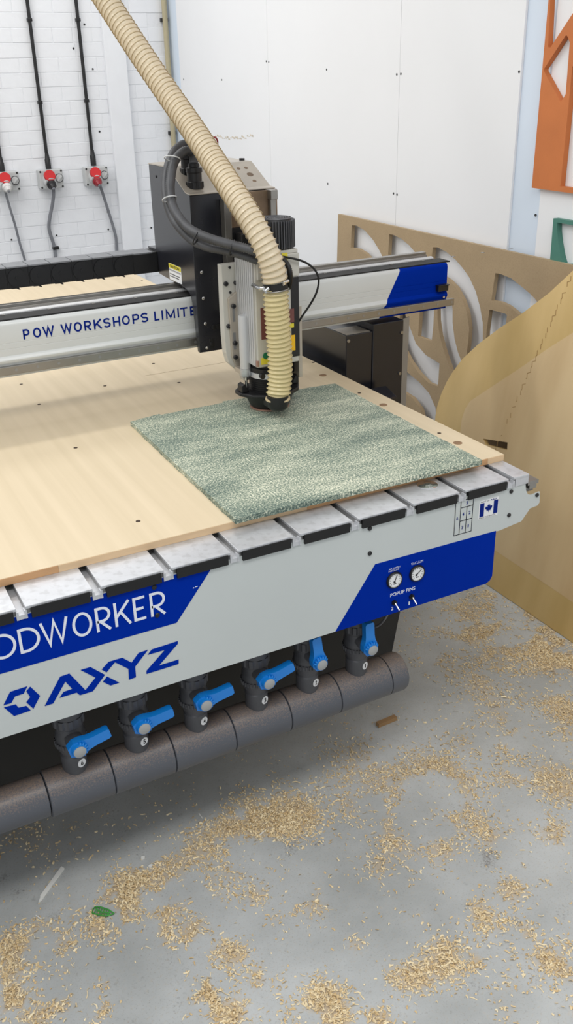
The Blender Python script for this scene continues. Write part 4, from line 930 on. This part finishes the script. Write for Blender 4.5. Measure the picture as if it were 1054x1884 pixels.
# ================================================================== THINGS ON AND AROUND THE MACHINE
# ---- spoilboard
SF, SR, SB = 1.693, 1.519, 4.54
sp_t = thing('spoilboard', (0.2, 3.1, ZS), 'pale plywood spoilboard covering the router table', 'board')
slab = build(MB().box((-1.2, SF + .0012, ZS + .0002), (SR, SB, TT)), 'slab', M['spoil'], sp_t, bevel=.0008)
ex = [-1.2, fp(108, 1045)[0] * 1.06, P(565, 935, 1, SF).x, P(897, 850, 1, SF).x, SR]
for i, (a, b) in enumerate(zip(ex, ex[1:])):
    build(MB().box((a + .0003, SF, ZS + .0003), (b - .0003, SF + .0014, TT - .0008)), 'edge_strip', M['edge_b'] if i in (0, 2) else M['edge_a'], sp_t)
sh_me = MB().cyl((0, 0, -.0002), (0, 0, .0006), .0055, n=14).mesh('screw_hole', M['hole'])
for u, v in ((39, 707), (72, 744), (139, 824), (254, 959), (282, 669), (329, 704), (193, 710), (62, 515), (261, 516), (661, 723), (808, 797), (576, 667)):
    p = P(u, v, 2, TT); link('screw_hole', sh_me, sp_t, loc=Vector((p.x, p.y, TT)) - Vector((0.2, 3.1, ZS)))
pl_me = MB().cyl((0, 0, -.0002), (0, 0, .0008), .012, n=16).mesh('wood_plug', M['plug_wood'])
for u, v in ((594, 690.5), (705, 745), (842, 815)):
    p = P(u, v, 2, TT); link('wood_plug', pl_me, sp_t, loc=Vector((p.x, p.y, TT)) - Vector((0.2, 3.1, ZS)))
sm = MB(); a = P(275, 690, 2, TT); b = P(420, 667, 2, TT)
sm.box((a.x - .02, a.y - .0006, TT - .0002), (SR - .002, a.y + .0006, TT + .0003))
build(sm, 'joint_line', M['plug_wood'], sp_t)

# ---- green flecked board being cut
GT = 0.0125
gl = [(0.741, 1.679), (1.425, 1.667), (1.432, 2.406), (1.30, 2.416), (1.053, 2.434), (1.050, 2.422), (0.850, 2.418), (0.846, 2.428), (0.80, 2.420), (0.752, 2.409)]
fine = []
for (a, b), (c_, d_) in zip(gl, gl[1:] + gl[:1]):
    n = max(1, int(math.hypot(c_ - a, d_ - b) / .012))
    for i in range(n): fine.append((a + (c_ - a) * i / n + random.uniform(-.0012, .0012), b + (d_ - b) * i / n + random.uniform(-.0012, .0012)))
gbd = plate('chipboard_panel', fine, [], (0, 0, TT + .0006), (1, 0, 0), (0, 1, 0), (0, 0, 1), GT, M['fleck'])
tag(gbd, 'mottled green and cream flecked board lying on the pale table under the spindle', 'board')

# ---- extraction hose
hp_px = [(506, 519), (503, 500), (497, 478), (488, 455), (476, 430), (462, 405), (446, 379), (430, 354), (412, 326), (394, 298), (372, 264), (350, 231), (325, 195), (300, 159), (274, 121), (248, 82), (222, 42), (195, 0), (165, -46), (130, -98), (90, -156), (45, -225), (0, -300), (-40, -380), (-70, -470)]
hdep = [2.455, 2.44, 2.425, 2.415, 2.41, 2.415, 2.425, 2.44, 2.46, 2.485, 2.51, 2.535, 2.555, 2.57, 2.58, 2.59, 2.60, 2.61, 2.62, 2.63, 2.64, 2.65, 2.66, 2.67, 2.68]
hpath = [D(u, v, d) for (u, v), d in zip(hp_px, hdep)]
hs = thing('extraction_hose', D(506, 519, 2.46), 'beige ribbed extraction hose hanging from above down to the dust shoe', 'hose')
def hose(path, r, pitch, amp, name, m, wire_r, mw, samples=6, n=28):
    pts, L = resample(smooth_path(path, 10), pitch / samples); k = len(pts); u = None; vs = []; wires = []
    for i, p in enumerate(pts):
        t = (pts[min(i + 1, k - 1)] - pts[max(i - 1, 0)]).normalized()
        if u is None: u = t.orthogonal().normalized()
        u = (u - t * u.dot(t)).normalized(); v = t.cross(u)
        for j in range(n):
            a = 2 * math.pi * j / n; ph = (i / samples - j / n) % 1.0
            rr = r + amp * (1 - 2 * abs(math.sin(math.pi * ph)) ** 0.8)
            vs.append(p + (u * math.cos(a) + v * math.sin(a)) * rr)
        wires.append((p, u.copy(), v.copy()))
    fs = [(i * n + j, i * n + (j + 1) % n, (i + 1) * n + (j + 1) % n, (i + 1) * n + j) for i in range(k - 1) for j in range(n)]
    o = build(MB().add(vs, fs), name, m, hs, smooth=True)
    wp = []; turns = (k - 1) / samples; N_ = int(turns * 22)
    for q in range(N_ + 1):
        f = q / N_ * (k - 1.001); i = int(f); tt = f - i; p = wires[i][0].lerp(wires[i + 1][0], tt); u_, v_ = wires[i][1], wires[i][2]
        a = 2 * math.pi * (f / samples); wp.append(p + (u_ * math.cos(a) + v_ * math.sin(a)) * (r + amp + wire_r * .2))
    build(MB().tube(wp, wire_r, 6), 'spiral_rib', mw, o, smooth=True)
    return o
hose(hpath, .0326, .0152, .0017, 'upper_hose', M['hose'], .0013, M['hose_wire'])
lo = [D(507, 531, 2.465), D(508, 560, 2.485), D(511, 600, 2.515), D(514, 640, 2.545), D(515.5, 675, 2.57), D(514, 705, 2.59), D(511.5, 728, 2.602)]
hose(lo, .0325, .0128, .0018, 'lower_hose', M['hose_low'], .0013, M['hose_low'])
c_ = D(506.5, 525, 2.46); ax = (D(505, 515, 2.455) - D(508, 540, 2.47)).normalized()
build(MB().cyl(c_ - ax * .012, c_ + ax * .012, .0330, n=30), 'black_cuff', M['black_rub'], hs, smooth=40)
for s_ in (.011, -.012): 
    cl_ = c_ + ax * s_; u = ax.orthogonal().normalized(); v = ax.cross(u)
    build(MB().tube([cl_ + (u * math.cos(2 * math.pi * i / 30) + v * math.sin(2 * math.pi * i / 30)) * .0346 for i in range(31)], .0022, 6), 'clamp_ring', M['steel'], hs, smooth=True)
q1 = D(521, 521, 2.43); q2 = D(530, 517, 2.445); build(MB().cyl(q1, q2, .0042, n=12).cyl(q1 + (q1 - q2) * .05, q1 + (q2 - q1) * .2, .007, n=6), 'clamp_screw', M['chrome'], hs, smooth=40)
q1 = D(486, 537, 2.43); q2 = D(494, 530, 2.43); build(MB().cyl(q1, q2, .0048, n=12).cyl(q1, q1 + (q2 - q1) * .25, .008, n=6), 'clamp_screw', M['chrome'], hs, smooth=40)
q1 = D(465, 524, 2.49); q2 = D(490, 529, 2.45); build(MB().tube([q1, q1.lerp(q2, .5) + Vector((0, -.004, -.006)), q2], .006, 8), 'clamp_arm', M['chrome'], hs, smooth=True)
cf = D(511, 732, 2.603); build(MB().lathe((cf.x, cf.y, 0), [(.0338, cf.z - .006), (.0358, cf.z - .004), (.0358, cf.z), (.034, cf.z + .003)], 30), 'end_band', M['hose_wire'], hs, smooth=40)

# ---- MDF fretwork panel leaning on the right wall
mx_t, mx_b, mz_t = 2.354, 2.322, 1.181
sM = (mx_t - mx_b) / mz_t; nM = Vector((1, 0, -sM)).normalized(); kM = nM.dot(Vector((mx_b, 0, 0)))
uM = Vector((0, 1, 0)); vM = Vector((sM, 0, 1)).normalized(); oM = Vector((mx_b, 0, 0.001))
def on(u, v, n=nM, k=kM, o=oM, uu=uM, vv=vM):
    q = PN(u, v, n, k) - o; return (q.dot(uu), q.dot(vv))
H = [[(647,414.5),(656,415),(671,424),(686,441),(698,461),(706,478),(714,500),(718,520),(703,520),(696,500),(686,483),(672,466),(659,458),(645,456)],
 [(716,431),(723,432),(738,439),(753,451.5),(765,466),(775,480),(784,500),(766,508),(755,500),(740,496),(713,494),(713.5,475)],
 [(796,455),(805,455),(822,464),(839,479),(851,493),(863,510),(875,536),(883,565),(888,594),(888,625),(884,650),(876,680),(850,690),(858,654),(861,630),(863,604),(859,575),(850.6,551),(838.6,529),(825,515),(808,504),(792,500)],
 [(804,550),(831,552),(832.5,570),(832.5,594),(836,623),(842,647),(850,668),(858,690),(838,700),(830,684),(818,650),(809,618),(805,590)],
 [(773,552),(798,550),(798,575),(797,600),(794,628),(769,619),(771,590)],
 [(738,560),(746,580),(755,605),(765,632),(783,653),(808.5,668.6),(805.6,711),(789,705),(771,687),(755.5,665.5),(742,640),(732,610)],
 [(728,676),(748,684),(770,702),(789,723),(801,750),(804,785),(782,785),(774,753),(758.6,732),(743,722),(722,714)],
 [(911,502.6),(920.5,504),(940,512),(959,527),(973.5,539),(984,549.6),(996,566),(1006,590),(980,604),(960,584),(947,572.5),(935,563),(920.5,555.7),(903.6,553)],
 [(900,570.5),(904,570),(929,577),(932.5,579.5),(931,592),(926,640),(893,640),(895,610)]]
holes = [[on(u, v) for u, v in h] for h in H]
a = on(622, 394); lft = a[0]
mdf = plate('fretwork_panel', [(lft, 0), (lft, a[1]), (lft - 2.44, a[1]), (lft - 2.44, 0)], holes, oM, uM, vM, nM, 0.018, M['mdf'], bevel=.0006)
tag(mdf, 'tall brown MDF panel with curved cut-outs leaning against the white wall', 'panel')

# ---- plywood sheet leaning in front of it
px0, sP = 2.085, 0.205
nP = Vector((1, 0, -sP)).normalized(); kP = nP.dot(Vector((px0, 0, 0))); vP = Vector((sP, 0, 1)).normalized(); oP = Vector((px0, 0, 0.002))
def onp(u, v): return on(u, v, nP, kP, oP, uM, vP)
ol = [(1054,498),(1010,539),(960,577),(920,603),(880,633),(850,661),(833,684),(822,702),(812,724),(805,745),(801,765),(799,790),(798,820),(798,860)]
out = [onp(*q) for q in ol]; yl = out[-1][0]
out = [(out[0][0] - .06, out[0][1] + .03)] + out + [(yl, out[-1][1] - .05), (yl - .01, 0.0), (out[0][0] - 1.1, 0.0), (out[0][0] - 1.1, out[0][1])]
hole = [onp(*q) for q in ((889, 807), (934, 814), (933, 828), (893, 818))]
ply = thing('plywood_sheet', (px0, 2.2, 0), 'large varnished plywood sheet with curved edge and hand slot leaning at right', 'sheet')
body = plate('sheet', out, [hole], oP, uM, vP, nP, 0.018, M['ply'], ply, bevel=.0006)
inn = [(1054, 612), (1010, 640), (960, 675), (910, 708), (880, 728), (865, 738), (856, 752), (850, 770), (846, 800), (845, 840), (860, 920), (905, 1006)]
inn2 = [onp(*q) for q in inn]; r_e = onp(1054, 1108)
inn2 = [(inn2[0][0] - .30, inn2[0][1] + .21)] + inn2 + [onp(910, 1012), r_e, (r_e[0] - .30, r_e[1] + .0)]
plate('bare_face', inn2, [hole], oP - nP * .0005, uM, vP, nP, .0005, M['ply_in'], ply)
zz_ = MB(); zg = [(1050, 508)]; t = 0
while zg[-1][1] < 905:
    u, v = zg[-1]; zg.append((u - 0.6, v + 9)); zg.append((zg[-1][0] - (6 if len(zg) % 4 else 2), zg[-1][1] + 1.5))
for (a, b) in zip(zg, zg[1:]):
    if random.random() < (.2 if a[1] < 690 else .5): continue
    p = PN(*a, nP, kP - .0013); q = PN(*b, nP, kP - .0013); d = (q - p).normalized(); s_ = d.cross(nP) * .0010
    zz_.prism([p - s_, q - s_, q + s_, p + s_], nP, .0007)
build(zz_, 'joint_line', M['ply_line'], ply)
p = PN(1049, 517, nP, kP - .0004); build(MB().cyl(p, p + nP * .002, .004, n=12), 'screw_hole', M['hole'], ply)

# ---- coloured fretwork on the wall
def onw(u, v): q = P(u, v, 0, XW - .022); return (q.y, q.z)
def mk(name, out_px, holes_px, extra, m, label, cat, th):
    o = plate(name, extra(out_px), [[onw(*q) for q in h] for h in holes_px], (XW - .022, 0, 0), (0, 1, 0), (0, 0, 1), (1, 0, 0), th, m, bevel=.0008)
    return tag(o, label, cat)
bl = onw(978, 345.5)
O1 = [(1014, -40), (1008, 86), (1009.5, 88), (1012.5, 87), (1054, 24), (1068, 3), (1068, -60), (1015, -60)]
O2 = [(1000.5, 127), (1040, 66), (1042, 65), (1044, 67.5), (1048, 78), (1040.5, 173), (1035, 183), (1031, 187), (1000.5, 131)]
O3 = [(1053, 122), (1031, 340), (1030.5, 343), (1085, 350), (1092, 122)]
mk('orange_fretwork', None, [O1, O2, O3], lambda _: [(bl[0], bl[1]), (bl[0], bl[1] + .9), (bl[0] - .52, bl[1] + .9), (bl[0] - .52, bl[1] - .002)], M['orange'], 'orange painted fretwork board with angular cut-outs fixed high on the wall', 'board', .021)
gt = onw(1018, 401.5)
G1 = [(1025, 409.5), (1054, 414.5), (1090, 420), (1090, 470), (1060, 486), (1036, 486), (1031, 468), (1027, 445), (1025, 425)]
mk('teal_fretwork', None, [G1], lambda _: [(gt[0], gt[1]), (gt[0] - .34, gt[1]), (gt[0] - .34, 1.13), (gt[0] - .005, 1.13)], M['teal'], 'small teal green cut-out board on the wall below the orange one', 'board', .0215)

# ---- sockets, conduits and cables on the brick wall
LAB = ['leftmost', 'middle', 'rightmost']
SK = [((12.5, 334), 'white'), ((94, 329.5), 'black'), ((177.5, 324), 'red')]
YB = YW + .0
def socket(i, u, v, col):
    c = P(u, v, 1, YB - .06); cx_, cz_ = c.x, c.z
    names = {'white': 'grey wall socket with red lid and white plug, leftmost of three', 'black': 'grey wall socket with red lid and black plug, middle of three', 'red': 'grey wall socket with red lid and red plug, rightmost of three'}
    t = thing('wall_socket', (cx_, YB, cz_), names[col], 'socket', 'sockets on the brick wall')
    B = build(MB().box((cx_ - .074, YB - .068, cz_ - .056), (cx_ + .076, YB - .003, cz_ + .056)), 'box', M['socket_grey'], t, bevel=.006)
    for a, b in ((-.064, .046), (.066, .046), (-.064, -.046), (.066, -.046)):
        build(MB().cyl((cx_ + a, YB - .068, cz_ + b), (cx_ + a, YB - .0695, cz_ + b), .006, n=12), 'corner_screw', M['dark_screw'], B)
    face = Vector((cx_ - .016, YB - .068, cz_ + .002)); d = Vector((0, -.86, -.5))
    build(MB().cyl(face + Vector((0, .02, 0)), face + d * .052, .041, .037, n=26), 'socket_barrel', M['socket_grey'], B, smooth=40)
    lid_c = face + d * .040 + Vector((-.002, -.004, .042)); dl = Vector((0, -.93, .37)).normalized()
    build(MB().cyl(lid_c - dl * .006, lid_c + dl * .010, .036, .033, n=26), 'lid', M['red'], B, smooth=40)
    kn = Vector((cx_ + .048, YB - .068, cz_ + .004))
    k = build(MB().cyl(kn, kn + Vector((0, -.008, 0)), .026, n=26), 'switch_dial', M['charcoal'], B, smooth=40)
    build(MB().cyl(kn + Vector((0, -.008, 0)), kn + Vector((0, -.014, 0)), .022, .02, n=24).prism([kn + Vector((-.018, -.014, -.012)), kn + Vector((-.012, -.014, -.018)), kn + Vector((.018, -.014, .012)), kn + Vector((.012, -.014, .018))], (0, -1, 0), .010), 'switch_knob', M['socket_grey'], k)
    # plug and cable
    pc_ = {'white': M['socket_white'], 'black': M['black'], 'red': M['dkred']}[col]
    pp = face + d * .053
    pt = thing('plug_and_cable', pp, {'white': 'white plug with thin grey cable hanging from the leftmost socket', 'black': 'black plug with grey cable hanging from the middle socket', 'red': 'red plug with grey cable hanging from the rightmost socket'}[col], 'cable', 'cables on the brick wall')
    build(MB().cyl(pp, pp + d * .020, .029, .026, n=24).cyl(pp + d * .020, pp + d * .042, .024, .012, n=24), 'plug', pc_, pt, smooth=40)
    return pp + d * .046, pt
paths = {'white': [(10, 352), (19, 385), (28, 415), (37, 450), (45, 476), (52, 505)], 'black': [(98, 344), (98.5, 358), (96.5, 376), (92, 398), (90, 417), (93, 432), (98.5, 449), (102, 470), (103, 500)], 'red': [(183, 339), (189, 356), (197, 381), (206, 410), (213, 436), (215, 462), (215, 500)]}
for i, ((u, v), col) in enumerate(SK):
    st, pt = socket(i, u, v, col)
    pts = [st] + [P(a, b, 1, YB - .045 + .028 * min(1, k / 4)) for k, (a, b) in enumerate(paths[col])]
    last = pts[-1]; pts += [Vector((last.x + .005, YB - .016, max(.0, last.z - .28))), Vector((last.x + .01, YB - .016, .02))]
    build(MB().tube(smooth_path(pts, 8), {'white': .0075, 'black': .0105, 'red': .0095}[col], 10), 'cable', M['cable_grey'], pt, smooth=True)
    if col == 'black':
        q = P(102, 456.5, 1, YB - .02); build(MB().box((q.x - .016, YB - .03, q.z - .009), (q.x + .022, YB - .001, q.z + .009)), 'cable_clip', M['black'], pt)
for i, (x, (u, v), lab) in enumerate(((1.265, (4, 312), 'leftmost'), (1.527, (89, 305), 'middle'), (1.817, (172, 298), 'rightmost'))):
    pb = P(u, v, 1, YB - .03)
    x = pb.x
    t = thing('conduit', (x, YB - .025, pb.z), 'black conduit running up the brick wall from the %s socket' % lab, 'conduit', 'conduits on the brick wall')
    build(MB().cyl((x, YB - .022, pb.z), (x, YB - .022, 3.3), .0105, n=12), 'pipe', M['black'], t, smooth=40)
    build(MB().lathe((x, YB - .026, 0), [(.0175, pb.z - .022), (.0175, pb.z + .036), (.0145, pb.z + .042), (.0115, pb.z + .07)], 16), 'gland', M['black'], t, smooth=40)
    for zz in (1.66, 2.10):
        build(MB().box((x - .014, YB - .034, zz), (x + .014, YB - .004, zz + .018)), 'saddle', M['black'], t, bevel=.003)
# old screw holes in the bricks
wh_me = MB().cyl((0, YW - .004, 0), (0, YW + .004, 0), .0058, n=10).mesh('wall_plug', M['dark_screw'])
for u, v in ((155, 45), (170.5, 127), (183, 242), (198, 390), (199, 422), (104, 433), (21, 441), (278, 419), (135, 89)):
    p = P(u, v, 1, YW); link('wall_plug', wh_me, wall_back, loc=(p.x, 0, p.z))

# ---- litter on the floor
p = P(711, 1330, 2, 0.0)
ofc = build(MB().box((-.034, -.0075, 0), (.034, .0075, .010)).box((-.034, -.0085, .0101), (.033, .0065, .014)), 'wood_offcut', M['offcut'], loc=(p.x, p.y, 0.0005)); ofc.rotation_euler = (0, 0, R_(2))
tag(ofc, 'small brown wood offcut on the floor in front of the pipe', 'offcut')
a = P(69, 1660, 2, 0.004); b = P(115, 1596, 2, 0.004); L_ = (b - a).length
ws = build(MB().prism([(0, -.002, 0), (.012, -.0055, 0), (L_, -.0055, 0), (L_ + .003, .0055, 0), (.02, .0055, 0), (.014, .002, 0)], (0, 0, 1), .003), 'white_strip', M['white_strip'], loc=(a.x, a.y, .0008)); ws.rotation_euler = (0, 0, math.atan2(b.y - a.y, b.x - a.x))
tag(ws, 'long white strip lying on the floor at left', 'strip')
a = P(66, 1685, 2, 0); b = P(76, 1692, 2, 0); L_ = (b - a).length
w2 = build(MB().prism([(0, -.001, 0), (L_, -.0012, 0), (L_, .0012, 0), (0, .001, 0)], (0, 0, 1), .002), 'white_sliver', M['white_strip'], loc=(a.x, a.y, .0008)); w2.rotation_euler = (0, 0, math.atan2(b.y - a.y, b.x - a.x))
tag(w2, 'tiny white sliver on the floor below the long white strip', 'sliver')
for (u, v, u2, v2, lb) in ((366, 1498, 373, 1507, 'thin white sliver on the floor in the edge of the shadow'), (477, 1538, 490, 1527, 'pale splinter on the floor right of the shavings drift')):
    a = P(u, v, 2, 0); b = P(u2, v2, 2, 0); L_ = (b - a).length
    w2 = build(MB().prism([(0, -.0015, 0), (L_, -.001, 0), (L_, .001, 0), (0, .0018, 0)], (0, 0, 1), .002), 'white_sliver', M['white_strip'], loc=(a.x, a.y, .001)); w2.rotation_euler = (0, 0, math.atan2(b.y - a.y, b.x - a.x)); tag(w2, lb, 'sliver')
for (u, v, lb) in ((276.5, 1595.5, 'larger white crumb on the floor at the shadow edge'), (262.5, 1580, 'smaller white crumb on the floor at the shadow edge')):
    p = P(u, v, 2, 0); ch = MB(); pts = [(random.uniform(.7, 1.1) * .006 * math.cos(t), random.uniform(.7, 1.1) * .005 * math.sin(t), 0) for t in np.linspace(0, 5.6, 7)]
    o = build(ch.prism(pts, (0.1, 0, 1), .005), 'white_crumb', M['white_strip'], loc=(p.x, p.y, .0006)); tag(o, lb, 'crumb')
# green plastic shred: open ladder-like scrap
g0 = P(172, 1674, 2, 0.004); g1_ = P(204, 1682, 2, 0.004); gs = MB(); ax = (g1_ - g0); L_ = ax.length; ax.normalize(); sd = Vector((-ax.y, ax.x, 0))
def gp(a, b, h=0): return g0 + ax * (a * L_) + sd * b + Vector((0, 0, h))
gs.tube([gp(0, .009), gp(.3, .010, .003), gp(.75, .009, .002), gp(1.15, .004)], .0015, 6); gs.tube([gp(.02, -.009), gp(.4, -.011, .002), gp(.8, -.010, .002), gp(1.15, .004)], .0015, 6); gs.tube([gp(0, .009), gp(-.03, 0, .002), gp(.02, -.009)], .0014, 6)
for t in (.12, .26, .4, .54, .68, .82): gs.tube([gp(t, .0095, .002), gp(t + .05, .001, .003), gp(t + .02, -.0105, .002)], .0013, 5)
gs.tube([gp(.1, .003, .002), gp(.5, -.003, .003), gp(.95, .001, .002)], .0014, 6)
go = build(gs, 'green_scrap', M['plant_green']); tag(go, 'green plastic mesh scrap lying in the shavings', 'scrap')

# shavings: uncountable curls, one object
def chips(n_cl, n_bg):
    pts = []
    area = clw[:, 2] * clw[:, 3] * clw[:, 4]; pr = area / area.sum()
    k = rng.choice(len(clw), n_cl, p=pr)
    s = (clw[k, 2] + clw[k, 3]) / 2
    x = clw[k, 0] + rng.normal(0, 1, n_cl) * s * 1.4; y = clw[k, 1] + rng.normal(0, 1, n_cl) * s * 1.4
    amt = clw[k, 4]; rad = np.hypot(x - clw[k, 0], y - clw[k, 1]) / s
    zz = rng.random(n_cl) * np.clip(amt - .5, 0, 2) * .006 * np.exp(-rad ** 2)
    xb = rng.uniform(-.3, 2.05, n_bg); yb = rng.uniform(.55, 2.6, n_bg)
    x = np.concatenate([x, xb]); y = np.concatenate([y, yb]); zz = np.concatenate([zz, np.zeros(n_bg)])
    ok = (x < 2.08) & (rng.random(len(x)) < patch(x, y) * 1.0 + .05); return x[ok], y[ok], zz[ok]
x, y, zz = chips(38000, 5200)
n = len(x); th = rng.uniform(0, 2 * math.pi, n); Ls = rng.gamma(2.4, .0019, n) + .0022; Ws = rng.uniform(.0006, .0021, n); Cu = rng.uniform(.0004, .0032, n); tl = rng.normal(0, .35, n)
V = np.zeros((n, 6, 3))
for q, (a, hh) in enumerate(((-.5, 0), (0, 1), (.5, .25))):
    bend = (a * a) * Ls * rng.normal(0, 1.0, n)
    for r, sgn in ((0, -1), (1, 1)):
        lx = a * Ls; ly = sgn * Ws + bend
        V[:, q * 2 + r, 0] = x + lx * np.cos(th) - ly * np.sin(th)
        V[:, q * 2 + r, 1] = y + lx * np.sin(th) + ly * np.cos(th)
        V[:, q * 2 + r, 2] = np.maximum(zz + .0005 + hh * Cu + tl * sgn * Ws * .8 + abs(tl) * Ws * .8, .0003)
b6 = (np.arange(n) * 6)[:, None]
Fq = np.concatenate([b6 + np.array([[0, 2, 3, 1]]), b6 + np.array([[2, 4, 5, 3]])], 0)
shm = bpy.data.meshes.new('wood_shavings'); shm.from_pydata(V.reshape(-1, 3).tolist(), [], Fq.tolist()); shm.materials.append(M['shaving'])
ca = shm.attributes.new('tone', 'FLOAT', 'POINT'); ca.data.foreach_set('value', np.repeat(rng.random(n), 6).astype('f'))
nt = M['shaving'].node_tree; A = nt.nodes.new('ShaderNodeAttribute'); A.attribute_name = 'tone'
rp = nt.nodes.new('ShaderNodeValToRGB'); rp.color_ramp.elements[0].color = (*lin((206, 176, 126)), 1); rp.color_ramp.elements[1].color = (*lin((246, 230, 192)), 1)
nt.links.new(A.outputs['Fac'], rp.inputs[0]); nt.links.new(rp.outputs[0], nt.nodes['Principled BSDF'].inputs['Base Color'])
sh = link('wood_shavings', shm); tag(sh, 'pale wood shavings scattered in drifts over the concrete floor', 'shavings', kind='stuff')
